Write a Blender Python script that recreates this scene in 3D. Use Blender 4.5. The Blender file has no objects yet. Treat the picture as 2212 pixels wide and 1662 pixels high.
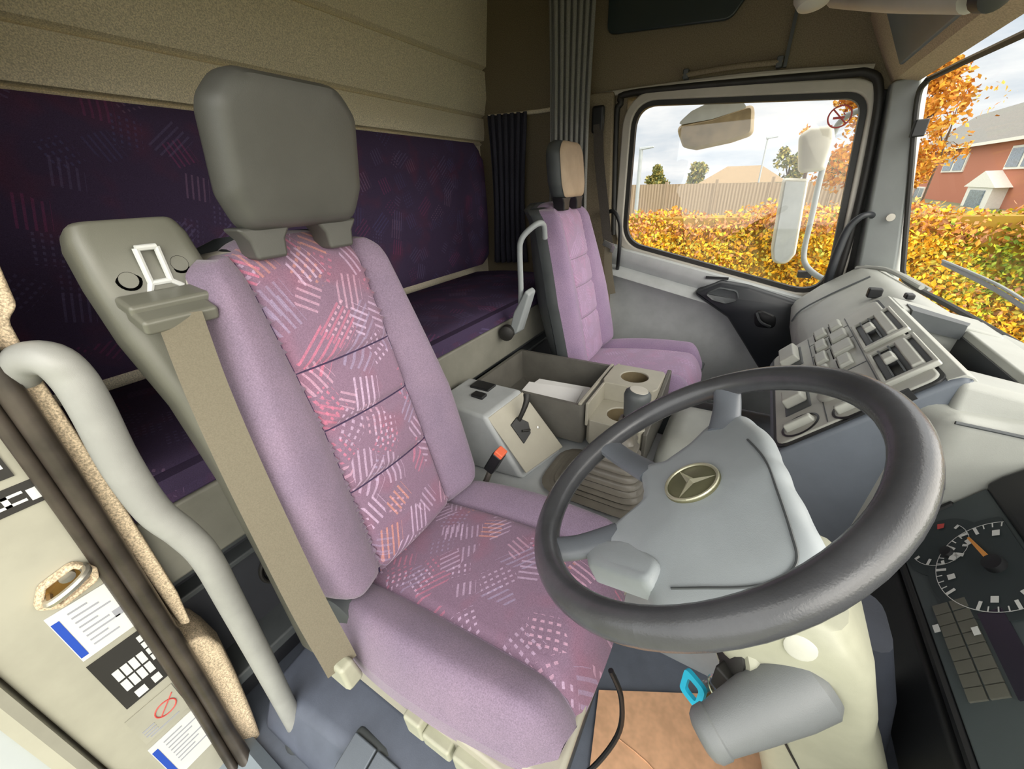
import bpy, bmesh, math, random
from mathutils import Vector, Matrix
random.seed(7)
C = bpy.context.scene
COL = C.collection
V = Vector
PI = math.pi

# ------------------------------------------------------------------ camera
cam_d = bpy.data.cameras.new('camera')
cam = bpy.data.objects.new('camera', cam_d)
COL.objects.link(cam)
cam_d.sensor_fit = 'HORIZONTAL'; cam_d.sensor_width = 36.0
cam_d.lens = 831.0 / 2212.0 * 36.0
cam_d.clip_start = 0.01; cam_d.clip_end = 500
rx, ry, rz = V((0.86137, 0.50611, -0.04346)), V((0.19551, -0.40928, -0.89122)), V((-0.46885, 0.75917, -0.45149))
M = Matrix((( rx.x, -ry.x, -rz.x), (rx.y, -ry.y, -rz.y), (rx.z, -ry.z, -rz.z))).to_4x4()
M.translation = V((0, 0, 1.14))
cam.matrix_world = M
C.camera = cam

# ------------------------------------------------------------------ world and sun
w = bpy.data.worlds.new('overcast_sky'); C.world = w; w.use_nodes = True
nt = w.node_tree; nt.nodes.clear()
def N(t, **k):
    n = nt.nodes.new(t)
    for a, b in k.items(): setattr(n, a, b)
    return n
tc = N('ShaderNodeTexCoord'); sp = N('ShaderNodeSeparateXYZ')
nt.links.new(tc.outputs['Generated'], sp.inputs[0])
# cloud structure
mp = N('ShaderNodeMapping'); mp.inputs['Scale'].default_value = (2.2, 2.2, 9)
nt.links.new(tc.outputs['Generated'], mp.inputs[0])
cl = N('ShaderNodeTexNoise'); cl.inputs['Scale'].default_value = 1.6; cl.inputs['Detail'].default_value = 6; cl.inputs['Roughness'].default_value = .55
nt.links.new(mp.outputs[0], cl.inputs['Vector'])
cr = N('ShaderNodeValToRGB')
cr.color_ramp.elements[0].position = .36; cr.color_ramp.elements[0].color = (.62, .70, .77, 1)
cr.color_ramp.elements[1].position = .60; cr.color_ramp.elements[1].color = (1.0, 1.0, .98, 1)
nt.links.new(cl.outputs['Fac'], cr.inputs[0])
# overcast luminance: brighter towards the zenith, plus an unseen boost on the driver's side added to light the cab
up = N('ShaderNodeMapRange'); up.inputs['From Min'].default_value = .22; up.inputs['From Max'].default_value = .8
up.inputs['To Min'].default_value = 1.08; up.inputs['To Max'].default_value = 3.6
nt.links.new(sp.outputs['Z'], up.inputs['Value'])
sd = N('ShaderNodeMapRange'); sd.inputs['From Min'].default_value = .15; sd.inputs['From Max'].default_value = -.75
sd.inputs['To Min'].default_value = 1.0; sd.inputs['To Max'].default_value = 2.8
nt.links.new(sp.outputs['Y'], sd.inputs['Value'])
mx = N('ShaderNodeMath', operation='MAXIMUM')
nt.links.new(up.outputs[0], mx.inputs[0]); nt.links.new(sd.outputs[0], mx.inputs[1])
fw = N('ShaderNodeMapRange'); fw.inputs['From Min'].default_value = .48; fw.inputs['From Max'].default_value = .92  # extra sky brightness added ahead, outside the view, to light dash and wheel
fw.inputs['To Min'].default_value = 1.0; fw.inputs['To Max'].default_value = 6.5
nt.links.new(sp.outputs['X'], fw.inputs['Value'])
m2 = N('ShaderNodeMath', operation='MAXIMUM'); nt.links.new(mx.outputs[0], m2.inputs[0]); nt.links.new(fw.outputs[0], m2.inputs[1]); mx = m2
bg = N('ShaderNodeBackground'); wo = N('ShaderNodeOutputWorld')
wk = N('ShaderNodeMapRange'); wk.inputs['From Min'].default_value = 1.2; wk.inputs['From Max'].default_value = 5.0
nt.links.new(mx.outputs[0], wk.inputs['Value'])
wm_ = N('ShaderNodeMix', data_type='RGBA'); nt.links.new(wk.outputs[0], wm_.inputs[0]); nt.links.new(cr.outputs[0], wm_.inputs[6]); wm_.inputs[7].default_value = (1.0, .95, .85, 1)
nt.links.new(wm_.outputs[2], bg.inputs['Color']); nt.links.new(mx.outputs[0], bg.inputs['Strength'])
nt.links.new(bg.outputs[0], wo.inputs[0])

sun_d = bpy.data.lights.new('sun', 'SUN'); sun_d.energy = 1.5; sun_d.angle = math.radians(38); sun_d.color = (1, .95, .86)
sun = bpy.data.objects.new('sun', sun_d); COL.objects.link(sun)
sun.rotation_euler = V((-.62, .66, -.52)).to_track_quat('-Z', 'Y').to_euler()

C.cycles.diffuse_bounces = 8; C.cycles.max_bounces = 14; C.cycles.transparent_max_bounces = 12
C.view_settings.view_transform = 'Standard'; C.view_settings.look = 'None'
C.view_settings.exposure = 0.0; C.view_settings.gamma = 1.0; C.view_settings.use_curve_mapping = False

# ------------------------------------------------------------------ materials
def srgb(r, g, b):
    f = lambda c: (c/255/12.92) if c/255 <= .04045 else ((c/255+.055)/1.055)**2.4
    return (f(r), f(g), f(b), 1)
class MT:
    def __init__(s, name):
        s.m = bpy.data.materials.new(name); s.m.use_nodes = True
        s.t = s.m.node_tree; s.n = s.t.nodes; s.l = s.t.links
        s.b = s.n['Principled BSDF']; s.o = s.n['Material Output']
    def new(s, t, **k):
        n = s.n.new(t)
        for a, b in k.items(): setattr(n, a, b)
        return n
    def math(s, op, a, b=None, c=None):
        n = s.new('ShaderNodeMath', operation=op)
        for i, v in enumerate((a, b, c)):
            if v is None: continue
            if isinstance(v, (int, float)): n.inputs[i].default_value = v
            else: s.l.new(v, n.inputs[i])
        return n.outputs[0]
    def mix(s, f, a, b):
        n = s.new('ShaderNodeMix', data_type='RGBA')
        for i, v in ((0, f), (6, a), (7, b)):
            if isinstance(v, (int, float)): n.inputs[i].default_value = v
            elif isinstance(v, tuple): n.inputs[i].default_value = v
            else: s.l.new(v, n.inputs[i])
        return n.outputs[2]
    def noise(s, scale, detail=3, rough=.5, coord='Object'):
        tc = s.new('ShaderNodeTexCoord'); n = s.new('ShaderNodeTexNoise')
        n.inputs['Scale'].default_value = scale; n.inputs['Detail'].default_value = detail; n.inputs['Roughness'].default_value = rough
        s.l.new(tc.outputs[coord], n.inputs['Vector']); return n.outputs['Fac']
    def ramp(s, f, stops, interp='LINEAR'):
        n = s.new('ShaderNodeValToRGB'); e = n.color_ramp.elements; n.color_ramp.interpolation = interp
        while len(e) < len(stops): e.new(.5)
        for i, (p, c) in enumerate(stops): e[i].position = p; e[i].color = c
        s.l.new(f, n.inputs[0]); return n.outputs[0]
    def bump(s, h, strength=.2, dist=.002):
        n = s.new('ShaderNodeBump'); n.inputs['Strength'].default_value = strength; n.inputs['Distance'].default_value = dist
        s.l.new(h, n.inputs['Height']); s.l.new(n.outputs[0], s.b.inputs['Normal'])
    def base(s, v):
        if isinstance(v, tuple): s.b.inputs['Base Color'].default_value = v
        else: s.l.new(v, s.b.inputs['Base Color'])
def plastic(name, rgb, rough=.5, grain=900, bump=.15, wear=.12, metal=0, spec=.5):
    m = MT(name); c = srgb(*rgb)
    m.b.inputs['Roughness'].default_value = rough; m.b.inputs['Metallic'].default_value = metal
    m.b.inputs['Specular IOR Level'].default_value = spec
    f = m.noise(9, 5, .6)
    d = tuple(x*(1-wear) for x in c[:3])+(1,); l = tuple(min(1, x*(1+wear)) for x in c[:3])+(1,)
    m.base(m.ramp(f, [(.35, d), (.65, l)]))
    if bump: m.bump(m.noise(grain, 2), bump, .0006)
    return m.m
def felt(name, rgb, speck=.35, scale=420):
    m = MT(name); c = srgb(*rgb); m.b.inputs['Roughness'].default_value = .95; m.b.inputs['Specular IOR Level'].default_value = .1
    f = m.noise(scale, 2, .7)
    m.base(m.ramp(f, [(.36, tuple(x*(1-speck) for x in c[:3])+(1,)), (.64, tuple(min(1, x*(1+speck)) for x in c[:3])+(1,))]))
    m.bump(f, .3, .001); return m.m
def cloth(name, rgb):
    m = MT(name); c = srgb(*rgb); m.b.inputs['Roughness'].default_value = .9; m.b.inputs['Specular IOR Level'].default_value = .15
    m.b.inputs['Sheen Weight'].default_value = .25; m.b.inputs['Sheen Roughness'].default_value = .5
    f = m.noise(500, 2, .7); g = m.noise(11, 3, .5)
    a = m.ramp(f, [(.3, tuple(x*.75 for x in c[:3])+(1,)), (.7, tuple(min(1, x*1.25) for x in c[:3])+(1,))])
    k = m.ramp(g, [(.3, (.86, .86, .9, 1)), (.7, (1.0, .98, 1.0, 1))])
    n = m.new('ShaderNodeMix', data_type='RGBA', blend_type='MULTIPLY'); n.inputs[0].default_value = 1
    m.l.new(a, n.inputs[6]); m.l.new(k, n.inputs[7]); m.base(n.outputs[2]); m.bump(f, .25, .0008); return m.m
def pattern(name, rgb, red, strokes, cell=13, amount=1.0, uvscale=1.0, sheen=.2):
    """woven fabric: patches of parallel dashes, each patch turned its own way"""
    m = MT(name); c = srgb(*rgb); m.b.inputs['Roughness'].default_value = .9; m.b.inputs['Specular IOR Level'].default_value = .12
    m.b.inputs['Sheen Weight'].default_value = sheen
    uv = m.new('ShaderNodeTexCoord').outputs['UV']
    def layer(seed, cell):
        mp = m.new('ShaderNodeMapping'); m.l.new(uv, mp.inputs[0]); mp.inputs['Location'].default_value = (seed*3.7, seed*1.9, 0)
        mp.inputs['Scale'].default_value = (uvscale, uvscale, 1)
        vo = m.new('ShaderNodeTexVoronoi', voronoi_dimensions='2D', distance='MANHATTAN'); vo.inputs['Scale'].default_value = cell
        m.l.new(mp.outputs[0], vo.inputs['Vector'])
        sub = m.new('ShaderNodeVectorMath', operation='SUBTRACT'); m.l.new(mp.outputs[0], sub.inputs[0]); m.l.new(vo.outputs['Position'], sub.inputs[1])
        sc = m.new('ShaderNodeSeparateColor'); m.l.new(vo.outputs['Color'], sc.inputs[0])
        r1, r2, r3 = sc.outputs[0], sc.outputs[1], sc.outputs[2]
        ang = m.math('MULTIPLY_ADD', m.math('FLOOR', m.math('MULTIPLY', r1, 3.99)), .62, -.95)
        rot = m.new('ShaderNodeVectorRotate', rotation_type='Z_AXIS'); m.l.new(sub.outputs[0], rot.inputs['Vector']); m.l.new(ang, rot.inputs['Angle'])
        s2 = m.new('ShaderNodeSeparateXYZ'); m.l.new(rot.outputs[0], s2.inputs[0])
        u, v = s2.outputs[0], s2.outputs[1]
        st = m.math('LESS_THAN', m.math('FRACT', m.math('MULTIPLY', u, 74)), .34)
        dash = m.math('LESS_THAN', m.math('FRACT', m.math('MULTIPLY', v, 74)), .5)
        isd = m.math('GREATER_THAN', r3, .62)
        st = m.math('MULTIPLY', st, m.math('MAXIMUM', dash, m.math('SUBTRACT', 1.0, isd)))
        lim = m.math('LESS_THAN', m.math('ABSOLUTE', u), .028)
        lim2 = m.math('LESS_THAN', m.math('ABSOLUTE', v), m.math('MULTIPLY_ADD', r1, .034, .014))
        on = m.math('GREATER_THAN', r2, .38)
        k = m.math('MULTIPLY', m.math('MULTIPLY', st, lim), m.math('MULTIPLY', lim2, on))
        col = m.ramp(m.math('FRACT', m.math('MULTIPLY_ADD', r2, 7.3, r3)), strokes, 'CONSTANT')
        return k, col
    f = m.noise(600, 2, .7)
    tint = m.new('ShaderNodeTexNoise'); tint.inputs['Scale'].default_value = 9; tint.inputs['Detail'].default_value = 2; m.l.new(uv, tint.inputs['Vector'])
    b0 = m.mix(m.ramp(tint.outputs['Fac'], [(.52, (0, 0, 0, 1)), (.80, (1, 1, 1, 1))]), c, srgb(*red))
    k1, c1 = layer(1, cell); k2, c2 = layer(5, cell*1.25)
    fade = m.ramp(m.noise(160, 2, .7), [(.25, (.55*amount,)*3+(1,)), (.6, (amount,)*3+(1,))])
    x = m.mix(m.math('MULTIPLY', k1, fade), b0, c1)
    x = m.mix(m.math('MULTIPLY', k2, m.math('MULTIPLY', fade, .75)), x, c2)
    n = m.new('ShaderNodeMix', data_type='RGBA', blend_type='MULTIPLY'); n.inputs[0].default_value = 1
    m.l.new(x, n.inputs[6]); m.l.new(m.ramp(f, [(.3, (.75, .75, .75, 1)), (.7, (1.2, 1.2, 1.2, 1))]), n.inputs[7])
    m.base(n.outputs[2]); m.bump(f, .25, .0008); return m.m
def glass(name, refl=.05, tint=(1, 1, 1, 1)):
    m = MT(name); m.n.remove(m.b)
    t = m.new('ShaderNodeBsdfTransparent'); t.inputs[0].default_value = tint
    g = m.new('ShaderNodeBsdfGlossy'); g.inputs['Roughness'].default_value = .02
    x = m.new('ShaderNodeMixShader'); x.inputs[0].default_value = refl
    m.l.new(t.outputs[0], x.inputs[1]); m.l.new(g.outputs[0], x.inputs[2]); m.l.new(x.outputs[0], m.o.inputs[0]); return m.m

lilac_s = [(0, srgb(232, 205, 236)), (.34, srgb(226, 122, 150)), (.56, srgb(168, 158, 190)), (.74, srgb(238, 190, 214)), (.9, srgb(236, 160, 130))]
MAT = dict(
    bolster=cloth('lilac_bolster_cloth', (131, 115, 133)),
    pat=pattern('lilac_dash_cloth', (130, 106, 127), (142, 98, 118), lilac_s, amount=.48),
    pat2=pattern('faded_lilac_dash_cloth', (162, 137, 166), (170, 132, 162), [(0, srgb(205, 170, 214)), (.5, srgb(200, 140, 180)), (.8, srgb(180, 160, 200))], amount=.45),
    bol2=cloth('pale_lilac_cloth', (152, 131, 158)),
    bunk=pattern('navy_bunk_cloth', (66, 55, 80), (86, 54, 76), [(0, srgb(110, 100, 140)), (.4, srgb(140, 66, 110)), (.6, srgb(84, 84, 130)), (.85, srgb(140, 110, 140))], cell=8.5, amount=.40, sheen=0),
    shell=plastic('dark_grey_plastic', (74, 78, 80), .5),
    head=plastic('grey_vinyl', (80, 80, 76), .48, 700, .3, .08),
    headtan=plastic('tan_vinyl', (166, 146, 124), .6),
    tower=plastic('olive_grey_plastic', (104, 104, 94), .38, 900, .2, .06),
    belt=felt('belt_webbing', (112, 106, 92), .08, 500),
    beltdark=felt('dark_belt_webbing', (70, 66, 62), .18, 300),
    beige=plastic('beige_plastic', (164, 164, 145), .42),
    lever=plastic('pale_grey_lever', (196, 196, 184), .45),
    wheel=plastic('wheel_leather', (70, 71, 74), .25, 500, .3, .2),
    hub=plastic('hub_grey_plastic', (156, 163, 167), .42, 1100, .25, .06),
    bench=plastic('bench_grey', (122, 121, 112), .5, 700, .2, .1),
    spoke=plastic('spoke_grey', (100, 105, 112), .4, 700, .2, .08),
    hubc=plastic('hub_horn_plastic', (112, 115, 116), .45, 800, .4, .06),
    dash=plastic('dash_light_grey', (160, 162, 156), .45, 700, .3, .06),
    dashd=plastic('dash_blue_grey', (98, 105, 114), .5, 700, .3, .07),
    panel=plastic('panel_grey', (178, 179, 171), .42, 900, .2, .06),
    sw=plastic('switch_grey', (176, 178, 170), .4),
    black=plastic('black_plastic', (24, 25, 27), .45),
    hole_shade=plastic('painted_hole_shade', (6, 6, 6), .95, 900, 0, .0, 0, .0),  # near-black colour stands in for the shade inside the undrilled screw holes
    rubber=plastic('black_rubber', (34, 33, 31), .55, 300, .3, .3),
    seal=plastic('brown_rubber_seal', (58, 52, 46), .35, 120, .4, .5),
    clus=plastic('cluster_face', (66, 74, 76), .6, 900, .1, .05),
    clusd=plastic('cluster_dial', (44, 52, 54), .55, 900, .05, .04),
    lcd=plastic('dark_display', (38, 36, 46), .25, 50, 0, .05),
    ind=plastic('lamp_tile', (92, 92, 84), .5, 900, .1, .1),
    white=plastic('white_print', (204, 206, 204), .6, 300, 0, .03),
    blue=plastic('blue_print', (30, 70, 170), .5, 300, 0, .03),
    red=plastic('red_print', (190, 70, 66), .5, 300, 0, .03),
    grey=plastic('grey_print', (150, 152, 160), .6, 300, 0, .05),
    ink=plastic('black_print', (40, 38, 36), .5, 300, 0, .1),
    orange=plastic('orange_needle', (206, 140, 70), .5, 300, 0, .05),
    buckle=plastic('red_button', (226, 106, 72), .45),
    cyan=plastic('cyan_tag', (40, 186, 222), .45),
    metal=plastic('worn_metal', (176, 172, 160), .35, 200, .2, .3, .8),
    chrome=plastic('bright_metal', (220, 220, 216), .2, 200, .05, .05, .9),
    gold=plastic('dull_badge', (118, 118, 92), .4, 200, .05, .1, .4),
    badge=plastic('badge_star', (196, 194, 170), .3, 200, 0, .05, .6),
    brass=plastic('brass', (170, 130, 70), .35, 200, .05, .2, .8),
    felt=felt('beige_felt', (226, 217, 196), .26, 300),
    felt2=felt('brown_felt', (126, 116, 98), .2, 260),
    carpet=felt('beige_fleck_carpet', (198, 180, 154), .4, 330),
    roof=felt('roof_felt', (186, 170, 146), .2, 260),
    pillar=plastic('pillar_grey', (154, 159, 158), .5, 900, .2, .04),
    frame=plastic('window_frame_grey', (176, 172, 162), .45, 900, .15, .06),
    door=plastic('door_grey', (178, 182, 182), .48, 800, .2, .08),
    doord=plastic('door_dark_grey', (42, 45, 49), .45, 800, .2, .1),
    dark=plastic('dark_locker', (52, 54, 60), .6, 500, .2, .1),
    tint=plastic('smoked_panel', (44, 54, 56), .3, 300, .05, .05),
    curtain=felt('grey_curtain', (128, 128, 126), .15, 300),
    curtd=felt('dark_curtain', (62, 62, 72), .15, 300),
    pole=plastic('grey_coated_tube', (146, 147, 143), .42, 900, .3, .1),
    floor=plastic('floor_vinyl', (104, 111, 124), .6, 500, .4, .15),
    sill=plastic('sill_grey', (128, 138, 146), .45, 700, .2, .1),
    seatbase=plastic('seat_base_blue_grey', (92, 98, 112), .55, 500, .3, .12),
    tray=plastic('tray_grey', (96, 94, 88), .5, 500, .3, .15),
    cons=plastic('console_grey', (164, 168, 170), .5, 700, .3, .1),
    consb=plastic('console_beige_grey', (164, 160, 146), .48, 700, .2, .06),
    gait=plastic('gaiter_rubber', (104, 100, 92), .42, 400, .3, .15),
    cup=plastic('cup_inner', (110, 98, 74), .5, 400, .2, .15),
    paper=plastic('paper', (240, 240, 240), .8, 60, .2, .02),
    mat=felt('tan_mat', (232, 184, 146), .10, 30),
    paint=plastic('cream_paint', (160, 158, 144), .3, 14, .05, .07),
    fairing=plastic('white_paint', (182, 188, 189), .25, 14, 0, .03),
    glass=glass('pane_glass', .035), mirror=glass('mirror_face', .0),
    dirty=plastic('dirty_mirror_housing', (168, 150, 116), .6, 60, .5, .25),
    mhouse=plastic('mirror_housing', (214, 212, 198), .45, 60, .2, .1),
    mpale=plastic('mirror_back_grey', (202, 208, 206), .3, 60, .1, .1),
    boot=plastic('dark_cloth_boot', (44, 48, 58), .7, 300, .4, .2),
    brick=None, slate=plastic('slate', (120, 118, 112), .8, 12, .3, .15),
    pane=plastic('house_pane', (120, 132, 144), .15, 20, 0, .3),
    door_w=plastic('house_white', (226, 224, 214), .5, 20, 0, .04),
    fence=None, post=plastic('lamp_post_grey', (150, 156, 158), .5, 20, 0, .05),
    ground=plastic('road_verge', (120, 122, 92), .9, 3, .4, .25),
    bark=plastic('bark', (84, 68, 54), .9, 30, .5, .3),
)
def brickmat():
    m = MT('red_brick'); tc = m.new('ShaderNodeTexCoord'); b = m.new('ShaderNodeTexBrick')
    mp = m.new('ShaderNodeMapping'); mp.inputs['Rotation'].default_value = (PI/2, 0, PI/2); m.l.new(tc.outputs['Object'], mp.inputs[0]); m.l.new(mp.outputs[0], b.inputs['Vector'])
    b.inputs['Color1'].default_value = srgb(176, 92, 66); b.inputs['Color2'].default_value = srgb(160, 80, 58); b.inputs['Mortar'].default_value = srgb(176, 112, 88)
    b.inputs['Scale'].default_value = 4; b.inputs['Mortar Size'].default_value = .012
    m.base(b.outputs[0]); m.b.inputs['Roughness'].default_value = .9; return m.m
MAT['brick'] = brickmat()
def fencemat():
    m = MT('weathered_fence'); tc = m.new('ShaderNodeTexCoord'); wv = m.new('ShaderNodeTexWave', wave_type='BANDS', bands_direction='X')
    wv.inputs['Scale'].default_value = 3.2; wv.inputs['Distortion'].default_value = .6; m.l.new(tc.outputs['Object'], wv.inputs[0])
    m.base(m.mix(m.noise(1.3, 4), m.ramp(wv.outputs[0], [(.2, srgb(108, 92, 74)), (.8, srgb(168, 150, 128))]), srgb(144, 126, 104)))
    m.b.inputs['Roughness'].default_value = .9; return m.m
MAT['fence'] = fencemat()
def leafmat(name):
    m = MT(name); a = m.new('ShaderNodeAttribute', attribute_name='leaf'); m.base(a.outputs['Color']); m.b.inputs['Roughness'].default_value = .7
    m.b.inputs['Specular IOR Level'].default_value = .2
    return m.m
MAT['leaf'] = leafmat('autumn_leaves')

# ------------------------------------------------------------------ mesh helpers
class MB:
    def __init__(s): s.v = []; s.f = []; s.uv = {}
    def add(s, v, f):
        o = len(s.v); s.v += [V(p) for p in v]; s.f += [tuple(i+o for i in q) for q in f]; return s
    def box(s, c, d, rot=None):
        c = V(c); h = V(d)/2; P = []
        for z in (-1, 1):
            for y in (-1, 1):
                for x in (-1, 1):
                    p = V((x*h.x, y*h.y, z*h.z)); P.append(c+(rot @ p if rot else p))
        return s.add(P, [(0, 2, 3, 1), (4, 5, 7, 6), (0, 1, 5, 4), (2, 6, 7, 3), (0, 4, 6, 2), (1, 3, 7, 5)])
    def hexa(s, P):      # 8 corners: bottom 4 then top 4 (same order round)
        return s.add(P, [(3, 2, 1, 0), (4, 5, 6, 7), (0, 1, 5, 4), (1, 2, 6, 5), (2, 3, 7, 6), (3, 0, 4, 7)])
    def loft(s, secs, closed=True, cap=True):
        n = len(secs[0]); P = [p for q in secs for p in q]; F = []
        for i in range(len(secs)-1):
            for j in range(n if closed else n-1):
                k = (j+1) % n; F.append((i*n+j, i*n+k, (i+1)*n+k, (i+1)*n+j))
        if cap and closed:
            F.append(tuple(range(n-1, -1, -1))); F.append(tuple((len(secs)-1)*n+j for j in range(n)))
        return s.add(P, F)
    def tube(s, pts, r, n=12, smooth=0, cap=True, flat=None):
        pts = [V(p) for p in pts]; R = list(r) if isinstance(r, (list, tuple)) else [r]*len(pts)
        if smooth: pts, R = spline(pts, R, smooth)
        secs = []; T0 = (pts[1]-pts[0]).normalized()
        a = V((0, 0, 1)) if abs(T0.z) < .9 else V((1, 0, 0)); nrm = (a-T0*a.dot(T0)).normalized()
        for i, p in enumerate(pts):
            T = ((pts[min(i+1, len(pts)-1)]-pts[max(i-1, 0)])).normalized()
            nrm = (nrm-T*nrm.dot(T)).normalized(); bn = T.cross(nrm)
            q = flat or (1, 1)
            secs.append([p+(nrm*math.cos(2*PI*k/n)*q[0]+bn*math.sin(2*PI*k/n)*q[1])*R[i] for k in range(n)])
        return s.loft(secs, True, cap)
    def lathe(s, org, axis, prof, n=24, cap=True):    # prof: (along, radius)
        org = V(org); ax = V(axis).normalized(); a = V((0, 0, 1)) if abs(ax.z) < .9 else V((1, 0, 0))
        e = (a-ax*a.dot(ax)).normalized(); g = ax.cross(e)
        return s.loft([[org+ax*t+(e*math.cos(2*PI*k/n)+g*math.sin(2*PI*k/n))*r for k in range(n)] for t, r in prof], True, cap)
    def prism(s, poly, d):     # poly: 3-D points, extruded along d
        d = V(d); return s.loft([[V(p) for p in poly], [V(p)+d for p in poly]])
    def ring(s, inner, outer, d):
        n = len(inner); d = V(d); P = [V(p) for p in outer]+[V(p) for p in inner]; P += [p+d for p in P]; F = []
        for j in range(n):
            k = (j+1) % n
            F += [(j, k, n+k, n+j), (2*n+j, 3*n+j, 3*n+k, 2*n+k), (j, 2*n+j, 2*n+k, k), (n+j, n+k, 3*n+k, 3*n+j)]
        return s.add(P, F)
    def grid(s, fn, nu, nv, uv=None):
        o = len(s.v)
        P = [fn(i/nu, j/nv) for j in range(nv+1) for i in range(nu+1)]
        F = [(j*(nu+1)+i, j*(nu+1)+i+1, (j+1)*(nu+1)+i+1, (j+1)*(nu+1)+i) for j in range(nv) for i in range(nu)]
        s.add(P, F)
        if uv:
            for j in range(nv+1):
                for i in range(nu+1): s.uv[o+j*(nu+1)+i] = uv(i/nu, j/nv)
        return s
def spline(pts, R, k):
    out = []; ro = []; n = len(pts)
    for i in range(n-1):
        p0, p1, p2, p3 = pts[max(i-1, 0)], pts[i], pts[i+1], pts[min(i+2, n-1)]
        for q in range(k):
            t = q/k
            out.append(.5*((2*p1)+(p2-p0)*t+(2*p0-5*p1+4*p2-p3)*t*t+(3*p1-p0-3*p2+p3)*t**3)); ro.append(R[i]*(1-t)+R[i+1]*t)
    out.append(pts[-1]); ro.append(R[-1]); return out, ro
def round_poly(pts, r, n=6):
    """2-D polygon with rounded corners; r one number or one per corner"""
    out = []; m = len(pts)
    for i in range(m):
        p = V(pts[i]).to_2d() if len(pts[i]) > 2 else V(pts[i]); a = V(pts[i-1]); b = V(pts[(i+1) % m])
        rr = r[i] if isinstance(r, (list, tuple)) else r
        da = (a-p); db = (b-p); ang = da.angle(db); t = min(rr/math.tan(ang/2), da.length*.49, db.length*.49)
        A = p+da.normalized()*t; B = p+db.normalized()*t
        for k in range(n+1):
            u = k/n; out.append(((1-u)**2*A+2*u*(1-u)*p+u*u*B))
    return out
def off_poly(pts, d):
    c = sum((V(p) for p in pts), V((0, 0)))/len(pts); out = []
    n = len(pts)
    for i in range(n):
        t = (V(pts[(i+1) % n])-V(pts[i-1])); nn = V((t.y, -t.x)).normalized()
        if nn.dot(V(pts[i])-c) < 0: nn = -nn
        out.append(V(pts[i])+nn*d)
    return out
WL = {}
def obj(name, mb, mat, parent=None, bevel=0, seg=2, sub=0, ang=40, base=None, flat=False):
    vs = mb.v
    if base is None:
        lo = V((min(p.x for p in vs), min(p.y for p in vs), min(p.z for p in vs))); hi = V((max(p.x for p in vs), max(p.y for p in vs), max(p.z for p in vs)))
        base = V(((lo.x+hi.x)/2, (lo.y+hi.y)/2, lo.z))
    me = bpy.data.meshes.new(name); me.from_pydata([p-base for p in vs], [], mb.f); me.validate()
    bm = bmesh.new(); bm.from_mesh(me); bmesh.ops.recalc_face_normals(bm, faces=bm.faces); bm.to_mesh(me); bm.free()
    if mb.uv:
        ul = me.uv_layers.new(name='UVMap')
        for lp in me.loops: ul.data[lp.index].uv = mb.uv.get(lp.vertex_index, (0, 0))
    me.materials.append(MAT[mat] if isinstance(mat, str) else mat)
    if not flat:
        for p in me.polygons: p.use_smooth = True
        if not sub: me.set_sharp_from_angle(angle=math.radians(ang))
    o = bpy.data.objects.new(name, me); COL.objects.link(o)
    if parent is not None:
        o.parent = parent; o.location = base-WL[parent.name]
    else: o.location = base
    WL[o.name] = V(base)
    if bevel:
        b = o.modifiers.new('bevel', 'BEVEL'); b.width = bevel; b.segments = seg; b.limit_method = 'ANGLE'; b.angle_limit = math.radians(35); b.harden_normals = True
    if sub:
        s = o.modifiers.new('subdivision', 'SUBSURF'); s.levels = sub; s.render_levels = sub
    return o
def tag(o, label, cat, group=None):
    o['label'] = label; o['category'] = cat
    if group: o['group'] = group
    return o
def thing(name, label, cat, loc, group=None):
    o = bpy.data.objects.new(name, None); COL.objects.link(o); o.location = loc; o.empty_display_size = .05; WL[o.name] = V(loc); return tag(o, label, cat, group)
def struct(name, mb, mat, label=None, **k):
    o = obj(name, mb, mat, **k)
    if k.get('parent') is None:
        o['kind'] = 'structure'
        if label: o['label'] = label
    return o
def xz(poly, y): return [V((p[0], y, p[1])) for p in poly]
def yz(poly, x): return [V((x, p[0], p[1])) for p in poly]
def xy(poly, z): return [V((p[0], p[1], z)) for p in poly]
def rect_loop(cx, cy, hx, hy, z, r=.03, n=4, tilt=0):
    return [V((p.x, p.y, z+tilt*(p.x-cx))) for p in round_poly([(cx-hx, cy-hy), (cx+hx, cy-hy), (cx+hx, cy+hy), (cx-hx, cy+hy)], r, n)]
def smooth01(t): t = max(0, min(1, t)); return t*t*(3-2*t)

# ================================================================== SETTING
# floor of the cab
struct('floor', MB().box((-.5, 1.1, -.03), (2.2, 2.4, .06)), 'floor', 'blue grey vinyl cab floor')
# rear wall with stepped felt trims
def strip(z0, z1, x0, x1):
    return [V((x0, -.1, z0)), V((x0, 2.2, z0)), V((x1, 2.2, z1)), V((x1, -.1, z1))]
prof = [(-1.50, 0), (-1.50, 1.375), (-1.485, 1.385), (-1.50, 1.395), (-1.47, 1.40), (-1.463, 1.44), (-1.463, 1.505), (-1.478, 1.512), (-1.455, 1.522), (-1.435, 1.60), (-1.435, 1.715), (-1.452, 1.724), (-1.425, 1.735), (-1.38, 2.12), (-1.60, 2.12), (-1.60, 0)]
struct('wall_rear', MB().prism([V((x, -.12, z)) for x, z in prof], (0, 2.4, 0)), 'felt', 'beige felt lined rear wall with stepped horizontal seams', ang=20)
struct('wall_left', MB().prism([V((x, 2.2, z)) for x, z in [(-1.55, 0), (-.645, 0), (-.645, 1.50), (-.2, 1.475), (.2, 1.425), (.36, 1.40), (.36, 2.12), (-1.55, 2.12)]], (0, .1, 0)), 'felt2', 'brown felt lining of the passenger side')
struct('ceiling', MB().box((-.55, 1.05, 2.13), (2.1, 2.5, .04)), 'roof', 'felt lined cab roof')
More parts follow.
